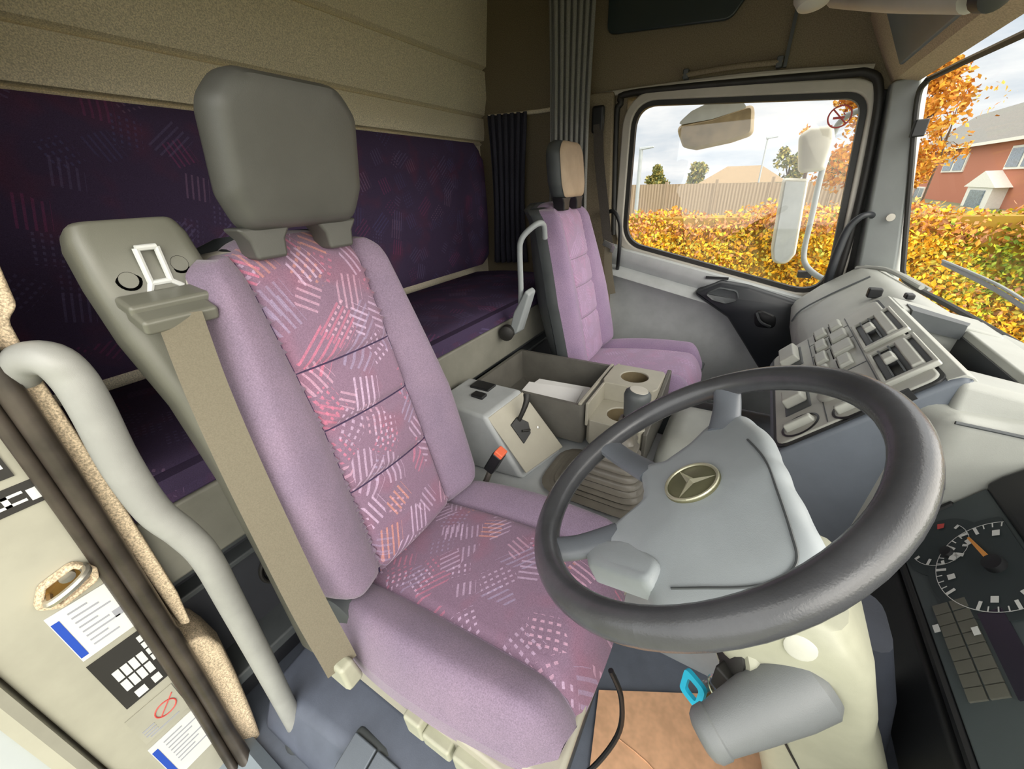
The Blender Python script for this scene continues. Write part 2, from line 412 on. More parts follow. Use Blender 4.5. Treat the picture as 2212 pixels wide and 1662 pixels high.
struct('wall_right', MB().prism([V((x, -.16, z)) for x, z in [(-1.55, 0), (-.83, 0), (-.83, 1.6), (.2, 1.6), (.2, 2.12), (-1.55, 2.12)]], (0, .12, 0)), 'felt2', 'felt lining of the driver side behind the door opening')
struct('wall_front', MB().hexa([V((.52, -.1, -.05)), V((.62, -.1, -.05)), V((.62, 2.25, -.05)), V((.52, 2.25, -.05)), V((.58, -.1, .70)), V((.60, -.1, .70)), V((.60, 2.25, .70)), V((.58, 2.25, .70))]), 'dark', 'bulkhead under the windscreen')
# header above the windscreen: lining, overhead shelf face
hd = MB()
hd.loft([[V((.37-.0*abs(t), y, 1.405)), V((.315, y, 1.405+.02)), V((.285, y, 1.47)), V((.20, y, 1.62)), V((.10, y, 2.12)), V((.2, y, 2.12)), V((.40, y, 1.55))] for t, y in ((0, -.1), (0, .5), (0, 1.2), (0, 1.8), (0, 2.19))])
struct('wall_top', hd, 'roof', 'felt header above the windscreen', ang=25)
# light rail strip along the passenger lining
struct('trim_1', MB().tube([(-.81, 2.19, 1.528), (-.4, 2.187, 1.52), (-.1, 2.184, 1.508), (.25, 2.18, 1.478)], .011, 8, 4), 'frame', 'pale rail strip above the passenger window')
struct('trim_2', MB().tube([(-1.42, 2.185, 1.51), (-1.1, 2.19, 1.50), (-.88, 2.19, 1.505)], .010, 8, 3), 'felt', 'rail strip over the rear curtain')
# B pillar on the passenger side
struct('trim_3', MB().hexa([V((-.80, 2.10, .3)), V((-.64, 2.13, .3)), V((-.64, 2.21, .3)), V((-.80, 2.21, .3)), V((-.83, 2.12, 1.53)), V((-.70, 2.16, 1.53)), V((-.70, 2.21, 1.53)), V((-.83, 2.21, 1.53))]), 'felt2', 'brown pillar behind the passenger door', bevel=.01)
# A pillar on the passenger side
ap = MB()
ap.loft([[V((x0, y, z)), V((x1, y-.05, z)), V((x1+.03, y, z)), V((x1+.02, y+.12, z)), V((x0, y+.12, z))] for x0, x1, y, z in ((.40, .505, 2.12, .72), (.385, .485, 2.12, .85), (.34, .415, 2.12, 1.20), (.31, .372, 2.12, 1.42))])
struct('trim_4', ap, 'pillar', 'pale grey windscreen pillar on the passenger side', bevel=.008)
struct('trim_5', MB().tube([(.345, 2.17, .70), (.335, 2.17, 1.0), (.31, 2.17, 1.25), (.285, 2.17, 1.40), (.24, 2.175, 1.46), (.1, 2.18, 1.475), (-.6, 2.185, 1.515), (-.67, 2.185, 1.48), (-.685, 2.185, 1.40), (-.66, 2.18, .9)], .014, 10, 5), 'rubber', 'black door seal round the passenger door')

struct('trim_14', MB().prism(xz([(.27, 1.46), (.40, 1.46), (.53, .60), (.355, .60)], 2.215), (0, .02, 0)), 'rubber', 'dark door gap beside the windscreen pillar')
# passenger door: frame ring, gasket, pane, lower panel
WIN = round_poly([(-.592, 1.462), (.245, 1.388), (.318, .655), (-.592, .868)], [.085, .07, .10, .12], 8)
GAS = off_poly(WIN, .020); FRM = off_poly(WIN, .062)
dr = MB().ring(xz(GAS, 2.175), xz(FRM, 2.175), (0, .05, 0))
door = struct('door_1', dr, 'frame', 'passenger door with window and grey lower panel', bevel=.008)
obj('gasket', MB().ring(xz(WIN, 2.185), xz(off_poly(WIN, .026), 2.185), (0, .03, 0)), 'rubber', door)
obj('window_pane', MB().prism(xz(off_poly(WIN, .01), 2.205), (0, .004, 0)), 'glass', door)
dp = MB()
def doorsec(x, zt):
    P = [(2.19, zt), (2.155, zt-.012), (2.15, zt-.05), (2.165, zt-.08), (2.185, zt-.105), (2.135, zt-.130), (2.128, zt-.150), (2.175, zt-.20), (2.18, zt-.35), (2.165, zt-.5), (2.17, .02), (2.24, .02), (2.24, zt-.01)]
    return [V((x, y, z)) for y, z in P]
dp.loft([doorsec(x, .845-.245*smooth01((x+.62)/1.0)*(x+.62)) if False else doorsec(x, .850-.225*(x+.64)) for x in (-.66, -.5, -.3, -.1, .1, .25, .36)])
obj('lower_panel', dp, 'door', door, ang=50)
pod = MB()
PD = [(-.215, .640), (-.10, .705), (.02, .690), (.24, .628), (.275, .50), (.26, .30), (.15, .28), (.06, .40), (-.04, .53), (-.17, .608)]
pp = round_poly(PD, .04, 5)
pod.loft([xz(pp, 2.19), xz(off_poly(pp, -.002), 2.120), xz(off_poly(pp, -.015), 2.105)])
obj('armrest_pod', pod, 'doord', door, ang=50)
ov = round_poly([(-.165, .642), (-.10, .682), (-.02, .672), (.0, .62), (-.06, .598), (-.12, .61)], .03, 5)
obj('speaker_grille', MB().loft([xz(ov, 2.110), xz(off_poly(ov, -.006), 2.092), xz(off_poly(ov, -.014), 2.098)]), 'shell', door)
obj('latch_recess', MB().loft([xz(round_poly([(.06, .60), (.16, .565), (.17, .50), (.08, .50)], .03, 5), 2.107), xz(round_poly([(.07, .59), (.15, .56), (.16, .51), (.09, .51)], .03, 5), 2.099)]), 'black', door)
obj('door_latch', MB().tube([(.075, 2.093, .575), (.10, 2.085, .535), (.145, 2.09, .515)], .007, 8, 4), 'doord', door)
obj('window_slot', MB().box((-.12, 2.146, .712), (.10, .006, .012)), 'black', door)

# windscreen glass + black edge
WS = []
def wsx(y, z):
    t = (z-.76)/.64; c = 1-((y-1.04)/1.06)**2
    return .527-.157*t+.085*c
wg = MB().grid(lambda u, v: V((wsx(-.05+2.13*u, .745+.665*v), -.05+2.13*u, .745+.665*v)), 16, 6)
win = struct('window_1', wg, 'glass', 'curved windscreen pane')
eb = [V((wsx(y, z)-.006, y, z)) for y, z in [(0.0, 1.395), (1.0, 1.395), (1.9, 1.40), (2.02, 1.392), (2.068, 1.34), (2.07, 1.1), (2.07, .85), (2.06, .785), (2.0, .758), (1.6, .752), (1.0, .75), (0.0, .75)]]
struct('trim_6', MB().tube(eb, .009, 8, 6), 'rubber', 'black rubber edge of the windscreen')

# ---- driver side B pillar, door seal, outer bodywork
struct('wall_pillar', MB().prism(xy(round_poly([(-.80, -.125), (-.80, .035), (-.88, .035), (-.88, -.125)], .012, 4), -.3), (0, 0, 2.0)), 'paint', 'cream painted door pillar beside the driver seat', bevel=0)
sl = MB()
sp_ = [(-.78, .05, 1.62), (-.785, .047, 1.25), (-.787, .045, .9), (-.79, .037, .6), (-.79, .026, .3), (-.788, .014, .08), (-.74, .005, -.02)]
sl.tube(sp_, .017, 12, 6, flat=(1, .8)); sl.tube([(x-.006, y-.022, z) for x, y, z in sp_], .009, 10, 6)
struct('trim_7', sl, 'seal', 'dark rubber seal down the driver door pillar')
cp = MB()
cp.loft([[V((-.80, .05, z)), V((-.79, .05+w_, z)), V((-.84, .055+w_, z)), V((-.86, .05, z))] for z, w_ in ((1.35, .062), (1.10, .052), (1.035, .044), (1.02, .030), (.96, .026), (.9, .026), (.7, .024), (.5, .020), (.42, .012))])
struct('trim_8', cp, 'carpet', 'beige fleck carpet strip on the driver pillar', bevel=.006)
lp = MB()
lp.loft([[V((-.80, .02, z)), V((-.785, w_*.9, z)), V((-.83, w_, z)), V((-.93, w_, z)), V((-.93, .02, z))] for z, w_ in ((-.02, .055), (.1, .07), (.22, .082), (.32, .088), (.37, .078), (.385, .055))])
struct('trim_9', lp, 'carpet', 'beige carpet foot of the driver pillar', bevel=.012, seg=3)
sill = MB().loft([[V((x, -.10, -.2)), V((x, -.10, -.03)), V((x, -.085, .005)), V((x, -.0, .018)), V((x, .018, .03)), V((x, .04, .012)), V((x, .05, -.2))] for x in (-.80, -.5, -.1, .4)])
struct('trim_10', sill, 'sill', 'pale blue grey door sill strip', ang=30)
fr = MB().loft([[V((-.79, -.128, z)), V((-.785, -.14, z)), V((-.79, -.155, z)), V((-.90, -.155, z)), V((-.90, -.128, z))] for z in (-.6, .2, .6, .68)])
struct('trim_11', fr, 'paint', 'cream rounded edge of the door pillar')
fa = tag(obj('wind_deflector', MB().loft([[V((-.80, -.155, z)), V((-.79, -.19, z)), V((-.83, -.40, z)), V((-.95, -.42, z)), V((-.95, -.155, z))] for z in (-.7, .1, .47, .53)]), 'fairing'), 'white painted outer body panel beside the cream door pillar, bottom left', 'body panel')

# ================================================================== SEATS
def make_seat(label, oy, driver):
    X = lambda x, y, z: V((x, oy+y, z))
    t = thing('driver_seat' if driver else 'passenger_seat', label, 'seat', V((-.36, oy, 0)))
    bol = 'bolster' if driver else 'bol2'; pat = 'pat' if driver else 'pat2'
    # ---- backrest: s lateral (m), h height along back 0..1
    z0, z1 = .405, 1.085
    def hw(h):
        if h < .12: return .205+.035*smooth01(h/.12)
        if h < .45: return .240
        if h < .93: return .240-.060*((h-.45)/.48)
        return .18-.085*((h-.93)/.07)**2.2
    def front(sn, h):
        wd = hw(h); s = sn*wd; z = z0+(z1-z0)*h
        x = -.345-.235*z-.105+.012*math.sin(PI*h)
        a = abs(s); pw = .106+.016*abs(h-.5)
        if a < pw:
            ch = 0
            for q in (.307, .507, .676): ch += .010*math.exp(-((h-q)/.014)**2)
            x -= ch
            x += .006*math.cos(a/pw*PI/2)
        else:
            k = (a-pw)/(wd-pw+1e-6); amp = .034*(1-.45*h)*(smooth01(h/.08))
            x += amp*math.sin(min(1, k*1.5)*PI/2)-.012*math.exp(-(k/.10)**2)
            x -= .060*max(0, (k-.60)/.40)**2.6
        if h > .9: x -= .05*((h-.9)/.1)**2
        if h < .05: x -= .02*(1-h/.05)**2
        dz = -.018*(abs(sn)**4) if h > .97 else 0
        return X(x, s, z+dz)
    rows = 130
    hh = [j/rows for j in range(rows+1)]
    pws = .0
    def part(lo, hi, nu):
        mb = MB()
        def f(u, v):
            sn = lo(v)+(hi(v)-lo(v))*u; return front(sn, v)
        mb.grid(f, nu, rows, lambda u, v: ((lo(v)+(hi(v)-lo(v))*u)*hw(v)+.5, v*.68)); return mb
    pf = lambda v: (.106+.016*abs(v-.5))/hw(v)
    cen = part(lambda v: -pf(v), pf, 24)
    lb = part(lambda v: -1, lambda v: -pf(v), 14); lb2 = part(pf, lambda v: 1, 14)
    lb.add(lb2.v, lb2.f)
    # side wrap of the bolsters back to the shell
    sw_ = MB()
    for sg in (-1, 1):
        sw_.grid(lambda u, v: front(sg, v)+V((-.05*u, sg*.004*math.sin(u*PI), 0)), 4, rows)
    lb.grid(lambda u, v: front(-1+2*u, 1)+V((-.05*v, 0, .004*math.sin(v*PI))), 24, 3)
    br = obj('backrest', lb, bol, t, ang=80)
    obj('centre_panel', cen, pat, br, ang=80)
    sh = MB()
    def shell(u, v):
        a = (u*2-1); wd = hw(v)*1.0; z = z0-.03+(z1-z0+.03)*v
        b = max(0, 1-abs(a)**5)
        p = front(max(-1, min(1, a)), v); xs = front(math.copysign(1, a if a else 1), v).x-.045
        return X(xs-(.075 if driver else .10)*b*(.6+.4*math.sin(PI*min(1, v*1.1))), a*(wd+.004), z if v > 0 else z0-.05)
    sh.grid(shell, 24, 30)
    obj('back_shell', sh, 'shell', br, ang=70)
    # seam piping between centre panel and bolsters
    obj('side_shell', sw_, 'frame' if driver else 'shell', br, ang=70)
    pip = MB()
    for sg in (-1, 1): obj('piping', MB().tube([front(sg*pf(v/20), v/20)+V((-.001, 0, 0)) for v in range(0, 21)], .0022, 6), 'bunk' if driver else 'bol2', br)
    for q in (.307, .507, .676): obj('cross_seam', MB().tube([front(pf(q)*(k/6-1), q)+V((.0006, 0, 0)) for k in range(13)], .0018, 6), 'bunk' if driver else 'bolster', br)
    # ---- headrest
    hp = MB()
    ol = round_poly([(-.118, 1.266), (-.085, 1.304), (.085, 1.304), (.118, 1.266), (.120, 1.15), (.100, 1.098), (-.100, 1.098), (-.120, 1.15)], [.035, .05, .05, .035, .04, .03, .03, .04], 5)
    cx = V((0, 1.20))
    def ring_at(dx, sc): return [X(-.660+(.22 if driver else -.10)*((cx+(p-cx)*sc).y-1.10)+(0 if driver else -.015)+dx, (cx+(p-cx)*sc).x, (cx+(p-cx)*sc).y) for p in ol]
    hp.loft([ring_at(-.075, .55), ring_at(-.072, .80), ring_at(-.062, .94), ring_at(-.042, 1.0), ring_at(-.024, .992), ring_at(-.010, .955), ring_at(0.0, .90), ring_at(.003, .80), ring_at(.003, .4)])
    h_o = obj('headrest', hp, 'head' if driver else 'shell', t, ang=50)
    if not driver:
        pm = MB(); pm.loft([ring_at(-.004, .955), ring_at(.004, .91), ring_at(.007, .8), ring_at(.007, .3)])
        o = obj('headrest_pad', pm, 'headtan', h_o, ang=50); o['label'] = 'tan front face of the headrest'
    for sg in (-1, 1):
        pst = MB()
        pst.loft([[X(-.702+dx, sg*.068+sy*wy, z) for dx, sy in ((-.028, -1), (.022, -1), (.022, 1), (-.028, 1))] for z, wy in ((1.055, .026), (1.085, .03), (1.105, .045))])
        obj('headrest_post', pst, 'head' if driver else 'black', t, bevel=.006)
    # ---- cushion
    x0, x1 = -.60, -.105
    def cw(u): return .235+.018*math.sin(PI*min(1, u*1.1)) - .02*smooth01((u-.88)/.12)
    def ctop(sn, u):
        wd = cw(u); s = sn*wd; a = abs(s); x = x0+(x1-x0)*u
        z = .395+.055*u+.012*math.sin(PI*u)
        pw = .135
        if a < pw: z += .004*math.cos(a/pw*PI/2)
        else:
            k = (a-pw)/(wd-pw); z += .026*math.sin(min(1, k*1.5)*PI/2)*(.35+.65*smooth01(u/.15))-.010*math.exp(-(k/.10)**2)-.085*max(0, (k-.55)/.45)**2.3
        if u > .86: z -= .085*((u-.86)/.14)**2.2
        if u > .8: z -= .004*math.exp(-((u-.985)/.01)**2)
        x += .025*(1-sn*sn)*smooth01((u-.7)/.3)
        return X(x, s, z)
    pc = lambda v: .135/cw(v)
    def cpart(lo, hi, nu):
        mb = MB()
        mb.grid(lambda u, v: ctop(lo(v)+(hi(v)-lo(v))*u, v), nu, 40, lambda u, v: ((lo(v)+(hi(v)-lo(v))*u)*cw(v)+2.5, v*.55+1.3)); return mb
    cb = cpart(lambda v: -1, lambda v: -pc(v), 14); c2 = cpart(pc, lambda v: 1, 14); cb.add(c2.v, c2.f)
    for sg in (-1, 1): cb.grid(lambda u, v: ctop(sg, v)+V((0, 0, -.045*u)), 2, 40)
    cb.grid(lambda u, v: ctop(-1+2*u, 1)+V((-.008*v, 0, -.06*v)), 20, 3)
    cu = obj('cushion', cb, bol, t, ang=80)
    obj('cushion_panel', cpart(lambda v: -pc(v), pc, 24), pat, cu, ang=80)
    pip = MB()
    for sg in (-1, 1): obj('cushion_piping', MB().tube([ctop(sg*pc(v/20), v/20) for v in range(0, 21)], .002, 6), 'bolster' if driver else 'bol2', cu)
    # ---- pan and pedestal
    pan = MB().hexa([X(-.60, -.215, .27), X(-.095, -.215, .315), X(-.095, .215, .315), X(-.60, .215, .27), X(-.60, -.228, .335), X(-.085, -.235, .375), X(-.085, .235, .375), X(-.60, .228, .335)])
    obj('seat_pan', pan, 'consb' if driver else 'shell', t, bevel=.012)
    ped = MB().hexa([X(-.60, -.20, 0), X(-.12, -.20, 0), X(-.12, .20, 0), X(-.60, .20, 0), X(-.60, -.19, .28), X(-.12, -.19, .30), X(-.12, .19, .30), X(-.60, .19, .28)])
    obj('pedestal', ped, 'shell', t, bevel=.01)
    return t, X
seat, SX = make_seat("driver's lilac seat with dashed woven panels, grey headrest and belt tower", .44, True)
pseat, PX = make_seat('pale lilac passenger seat with tan headrest face beside the far door', 1.66, False)

# belt tower behind the driver backrest
tw = MB()
TS = [((-.70, .232, .20), .045), ((-.705, .235, .50), .048), ((-.715, .238, .70), .052), ((-.735, .238, .86), .060), ((-.755, .232, .97), .070), ((-.765, .230, 1.05), .072), ((-.775, .228, 1.10), .068), ((-.785, .228, 1.122), .060)]
def tsec(c, h, d=.05):
    c = V(c); return [V((c.x+p.x, c.y+p.y, c.z+p.x*.30)) for p in round_poly([(-d, -h), (d*.5, -h), (d*.5, h), (-d, h)], .022, 4)]
tw.loft([tsec(c, h) for c, h in TS])
tower = obj('belt_tower', tw, 'tower', seat, bevel=.008, seg=3, ang=50)
for yy, zz in ((.196, 1.050), (.262, 1.062)):
    obj('screw_hole', MB().lathe((-.744+(1.06-zz)*.2, yy, zz), (1, 0, .2), [(-.004, .013), (.003, .0145), (.0035, .011), (-.002, .010)], 20), 'hole_shade', tower)
cl_ = MB()
R0 = Matrix.Rotation(math.radians(8), 3, 'X')
a_, b_ = .012, .024
P_ = lambda y, z: V((-.738-.0*z, .230+y, 1.066+z))
for A, B in (((-a_, b_), (a_, b_)), ((-a_, -b_), (a_, -b_)), ((-a_, -b_), (-a_, b_)), ((a_, -b_), (a_, b_)), ((-a_, -b_), (-a_-.008, -b_-.016)), ((a_, -b_), (a_+.012, -b_-.010))):
    cl_.tube([P_(*A), P_(*B)], .0042, 8)
obj('wire_clip', cl_, 'white', tower)
gd = MB().box((-.715, .222, 1.020), (.045, .105, .018), Matrix.Rotation(.25, 3, 'Y')).box((-.695, .216, 1.003), (.05, .092, .022), Matrix.Rotation(.35, 3, 'Y'))
obj('belt_guide', gd, 'tower', tower, bevel=.006, seg=3)
# webbing down to the anchor
bl = MB()
BP = [V((-.675, .214, 1.005)), V((-.650, .200, .90)), V((-.615, .188, .78)), V((-.575, .178, .65)), V((-.530, .168, .52)), V((-.495, .164, .42)), V((-.487, .163, .39))]
bp, _ = spline(BP, [1]*7, 5)
def wide(i):
    t = (bp[min(i+1, len(bp)-1)]-bp[max(i-1, 0)]).normalized(); a = V((.30, 1, .0)).normalized(); a = (a-t*a.dot(t)).normalized(); n = t.cross(a)
    return [bp[i]+a*.026+n*.001, bp[i]-a*.026+n*.001, bp[i]-a*.026-n*.001, bp[i]+a*.026-n*.001]
bl.loft([wide(i) for i in range(len(bp))])
obj('seat_belt', bl, 'belt', seat, ang=30)
obj('belt_anchor', MB().hexa([V((-.525, .150, .345)), V((-.465, .150, .345)), V((-.465, .185, .345)), V((-.525, .185, .345)), V((-.515, .150, .405)), V((-.470, .150, .405)), V((-.470, .178, .405)), V((-.515, .178, .405))]), 'beige', seat, bevel=.008)
obj('recliner_housing', MB().lathe((-.57, .215, .38), (0, 1, 0), [(0, .04), (.006, .05), (.03, .05), (.034, .04)], 24), 'shell', seat)
# red buckle on the tunnel side
bk = obj('belt_buckle', MB().box((-.50, .700, .47), (.03, .035, .075), Matrix.Rotation(.5, 3, 'Y')), 'black', seat, bevel=.005)
o = obj('release_button', MB().box((-.480, .700, .505), (.026, .030, .018), Matrix.Rotation(.5, 3, 'Y')), 'buckle', bk, bevel=.003); o['label'] = 'orange red release button'
obj('buckle_stalk', MB().tube([(-.56, .69, .33), (-.53, .698, .40), (-.515, .70, .44)], .009, 8, 3), 'metal', bk)
# adjusting levers along the near side
for cx, cz, ln, hgt in ((-.345, .315, .04, .05), (-.295, .310, .06, .03), (-.215, .318, .085, .04), (-.125, .322, .07, .055)):
    obj('adjust_lever', MB().box((cx, .192, cz-.005), (ln, .035, hgt), Matrix.Rotation(-.08, 3, 'Y')), 'beige', seat, bevel=.006, seg=3)
obj('side_rail', MB().hexa([V((-.58, .198, .235)), V((-.09, .188, .275)), V((-.09, .21, .275)), V((-.58, .21, .235)), V((-.58, .198, .33)), V((-.09, .190, .365)), V((-.09, .21, .365)), V((-.58, .21, .33))]), 'consb', seat, bevel=.006)
cb_ = obj('cable', MB().tube([(-.07, .40, .37), (-.045, .40, .30), (-.04, .385, .2), (-.08, .33, .12), (-.14, .28, .1)], .005, 8, 6), 'black', seat)

# ================================================================== STEERING WHEEL
wn = V((-.558, -.0795, .826)).normalized(); wc = V((-.018, .454, .797))
e2 = V((1, 0, 0)); e2 = (e2-wn*e2.dot(wn)).normalized(); e1 = e2.cross(wn)
WP = lambda a, b, c=0: wc+e1*a+e2*b+wn*c
sw = thing('steering_wheel', 'dark grey steering wheel with round star badge on its hub', 'steering wheel', WP(0, 0, -.06))
rm = MB(); n1, n2 = 72, 16
secs = []
for i in range(n1+1):
    th = 2*PI*i/n1; r_ = .0182
    secs.append([WP(math.cos(th)*(.2165+r_*math.cos(k*2*PI/n2)), math.sin(th)*(.2165+r_*math.cos(k*2*PI/n2)), r_*1.02*math.sin(k*2*PI/n2)) for k in range(n2)])
rm.loft(secs, True, False)
rim = obj('rim', rm, 'wheel', sw, ang=80)
PB = [(160, .165), (167, .195), (178, .195), (184, .150), (192, .120), (205, .106), (222, .098), (230, .125), (238, .130), (247, .105), (262, .084), (282, .080), (293, .098), (300, .150), (308, .158), (315, .140), (330, .138), (345, .155), (352, .182), (360, .176), (370, .169), (380, .164), (390, .161), (410, .161), (418, .150), (430, .125), (450, .106), (475, .106), (490, .118), (505, .138), (515, .156), (520, .165)]
def pr(d):
    d = (d-160) % 360+160
    for (a, ra), (b, rb) in zip(PB, PB[1:]):
        if a <= d <= b:
            return ra+(rb-ra)*(d-a)/(b-a)
    return .16
pr0 = pr
def pr(d): return sum(pr0(d+k)*(7-abs(k)) for k in range(-6, 7))/sum(7-abs(k) for k in range(-6, 7))
hb = MB()
def hubz(r, R): return -.020-.030*(r/.2)**2-.020*max(0, (r/R-.84)/.16)**2.2
def hubw(d): d = d % 360; return smooth01(1-abs(((d-24+180) % 360)-180)/48)
def hubzz(r, R, d): p = max(0, r*math.cos(math.radians(d-42))); w = hubw(d); return (-.018-.016*(r/.2)**2-.020*(1-w)*max(0, (r/R-.84)/.16)**2.2)-.36*max(0, p-.04)**2/(max(0, p-.04)+.03)
secs = []
for f in (0.02, .2, .4, .6, .75, .85, .92, .97, 1.0):
    secs.append([WP(math.cos(math.radians(d))*pr(d)*f, math.sin(math.radians(d))*pr(d)*f, hubzz(pr(d)*f, pr(d), d)) for d in range(0, 360, 3)])
secs.append([WP(math.cos(math.radians(d))*min(pr(d)*.9, .12), math.sin(math.radians(d))*min(pr(d)*.9, .12), -.075) for d in range(0, 360, 3)])
hb.loft(secs, True, True)
hub = obj('hub', hb, 'hub', sw, ang=60)
for d, r0, wdt in ((172, .13, 1.7), (235, .10, 2.0), (304, .12, 1.6)):
    c_, s_ = math.cos(math.radians(d)), math.sin(math.radians(d))
    obj('spoke', MB().tube([WP(c_*r0, s_*r0, -.036), WP(c_*(r0*.4+.2165*.6), s_*(r0*.4+.2165*.6), -.022), WP(c_*.216, s_*.216, -.002)], [.013, .012, .012], 14, 4, flat=(1, wdt)), 'spoke', sw)
obj('horn_pad', MB().loft([[WP(a, b, z) for a, b in round_poly([(.085-s_, -.150-s_), (.125+s_, -.125-s_), (.150+s_, -.030), (.120, -.020+s_), (.085-s_, -.07)], .014, 4)] for z, s_ in ((-.055, .002), (-.032, .0), (-.025, -.003), (-.023, -.010))]), 'hub', sw, ang=50)
g = [(-.08, .062), (-.03, .085), (.02, .096), (.066, .103), (.095, .104), (.115, .088), (.128, .060), (.137, .020), (.143, -.010)]
obj('hub_seam', MB().tube([WP(a, b, hubzz(math.hypot(a, b), .215, math.degrees(math.atan2(b, a)))+.0004) for a, b in g], .0016, 6, 6), 'shell', hub)
bd = obj('badge', MB().lathe(WP(0, 0, -.024), wn, [(0, .037), (.007, .037), (.0085, .035), (.0085, .002)], 48), 'gold', hub)
st = MB()
ring = [WP(.0345*math.cos(k*2*PI/40), .0345*math.sin(k*2*PI/40), -.015) for k in range(41)]
st.tube(ring, .0022, 8)
for k in range(3):
    a = math.radians(100+120*k); tip = WP(.033*math.cos(a), .033*math.sin(a), -.015)
    l = WP(.0062*math.cos(a+PI/3), .0062*math.sin(a+PI/3), -.015); r2 = WP(.0062*math.cos(a-PI/3), .0062*math.sin(a-PI/3), -.015); top = WP(0, 0, -.011)
    st.add([tip, l, r2, top], [(0, 1, 3), (0, 3, 2), (0, 2, 1), (1, 2, 3)])
o = obj('star', st, 'badge', bd, flat=True); o['label'] = 'bright three pointed star in a ring'

# ---- steering column
colm = thing('steering_column', 'cream steering column shroud under the wheel', 'steering column', V((.2, .46, 0)))
cs = MB()
cs.loft([rect_loop(.055, .455, .060, .060, .705, .03), rect_loop(.090, .455, .082, .078, .68, .035, tilt=.3), rect_loop(.120, .455, .088, .085, .635, .035, tilt=.2), rect_loop(.150, .455, .082, .082, .58, .03), rect_loop(.170, .455, .074, .075, .53, .03), rect_loop(.205, .46, .078, .070, .45, .03), rect_loop(.26, .465, .085, .07, .30, .03), rect_loop(.33, .47, .09, .07, .0, .03)])
shr = obj('shroud', cs, 'beige', colm, ang=45)
obj('shroud_seam', MB().tube([(.098, .379, .60), (.130, .3795, .53), (.17, .388, .45), (.21, .394, .38)], .0018, 6, 4), 'ink', shr)
obj('screw', MB().lathe((.20, .395, .49), (0, -1, 0), [(0, .006), (.003, .005)], 12), 'ink', shr)
obj('shroud_cap', MB().lathe((.135, .372, .665), (0, -1, .25), [(-.01, .016), (.0, .016), (.002, .012)], 20), 'lever', shr)
sk = MB().lathe((.159, .385, .60), (-.092, -.085, -.063), [(-.012, .034), (-.002, .041), (.03, .040), (.08, .034), (.124, .028), (.126, .0295), (.138, .029), (.145, .024), (.148, .016), (.1485, .001)], 32)
stalk = obj('stalk', sk, 'hubc', colm, ang=35)
stalk['label'] = 'thick tapered grey stalk'
ig = obj('ignition_barrel', MB().lathe((.124, .418, .578), (-.75, -.55, .1), [(-.06, .042), (.05, .040), (.056, .036), (.056, .028), (.04, .026)], 28), 'beige', colm, ang=35)
obj('lock_face', MB().lathe((.083, .388, .5835), (-.75, -.55, .1), [(-.002, .029), (.008, .028), (.012, .02), (.012, .002)], 24), 'rubber', ig)
obj('column_gaiter', MB().loft([rect_loop(.225, .53, .040, .05, .58, .03), rect_loop(.25, .52, .040, .055, .50, .03), rect_loop(.275, .50, .045, .06, .32, .03), rect_loop(.36, .49, .05, .07, .02, .03)]), 'boot', colm, ang=50)

# ---- keys
K0 = len(COL.objects)
KO = V((.047, .0, .002))
ky = thing('key_bunch', 'bunch of keys with a bright cyan tag hanging from the ignition', 'keys', V((.03, .39, .49)))
kb = obj('ignition_key', MB().tube([(.045, .395, .555), (.020, .378, .555)], .011, 10).box((.012, .372, .553), (.02, .03, .04)), 'rubber', ky, bevel=.004)
rg = [V((.008+.0*k, .372+.020*math.cos(k*2*PI/20), .530+.022*math.sin(k*2*PI/20))) for k in range(21)]
obj('split_ring', MB().tube(rg, .0016, 6), 'chrome', ky)
for dy, dz, an, mtl in ((-.012, -.05, .3, 'chrome'), (.004, -.055, -.1, 'brass'), (.016, -.045, -.5, 'chrome'), (-.004, -.04, .7, 'rubber')):
    Rm = Matrix.Rotation(an, 3, 'X')
    kk = MB().box(V((.004+dy*.3, .372+dy, .53+dz)), (.003, .010, .045), Rm).lathe(V((.0025+dy*.3, .372+dy, .53+dz*.55)), (1, 0, 0), [(0, .011), (.004, .011)], 14)
    obj('key', kk, mtl, ky)
tg = obj('key_tag', MB().ring([V((.0, p.x, p.y)) for p in round_poly([(.392, .478), (.410, .478), (.410, .510), (.392, .510)], .006, 4)], [V((.0, p.x, p.y)) for p in round_poly([(.384, .466), (.418, .466), (.418, .522), (.384, .522)], .010, 4)], (-.006, 0, 0)), 'cyan', ky)
tg['label'] = 'bright cyan plastic tag'
ky.location = ky.location+KO; ky.rotation_euler.z = 1.0

# ================================================================== DASHBOARD
dash = thing('dashboard', 'light grey dashboard under the windscreen with vents, switches and cluster', 'dashboard', V((.4, 1.05, .2)))
# passenger side body
pb = MB()
def psec(y, k): # k 0 at panel .. 1 at door
    return [V((x, y, z)) for x, z in [(.565-.045*k, .755), (.50-.03*k, .79), (.435-.015*k, .815-.005*k), (.395-.01*k, .805), (.30-.02*k, .735-.012*k), (.225-.015*k, .665-.015*k), (.20, .62), (.215, .53), (.26, .40), (.36, .10), (.55, .10)]]
pb.loft([psec(y, k) for y, k in ((1.385, 0), (1.5, .2), (1.7, .5), (1.9, .85), (2.0, 1), (2.08, 1.1))])
body = obj('dash_body', pb, 'dash', dash, bevel=.012, seg=3, ang=35)
obj('body_seam', MB().tube([(.385, 1.86, .806), (.29, 1.86, .734), (.215, 1.86, .665), (.195, 1.86, .615)], .003, 6, 3), 'shell', body)
obj('side_vent_ridge', MB().tube([(.375, 2.06, .80), (.44, 1.95, .818), (.49, 1.72, .805)], .008, 8, 4).tube([(.40, 2.06, .808), (.462, 1.93, .815), (.51, 1.72, .80)], .006, 8, 4), 'dash', body)
obj('sensor', MB().box((.36, 1.62, .80), (.035, .025, .03)), 'black', body, bevel=.004)
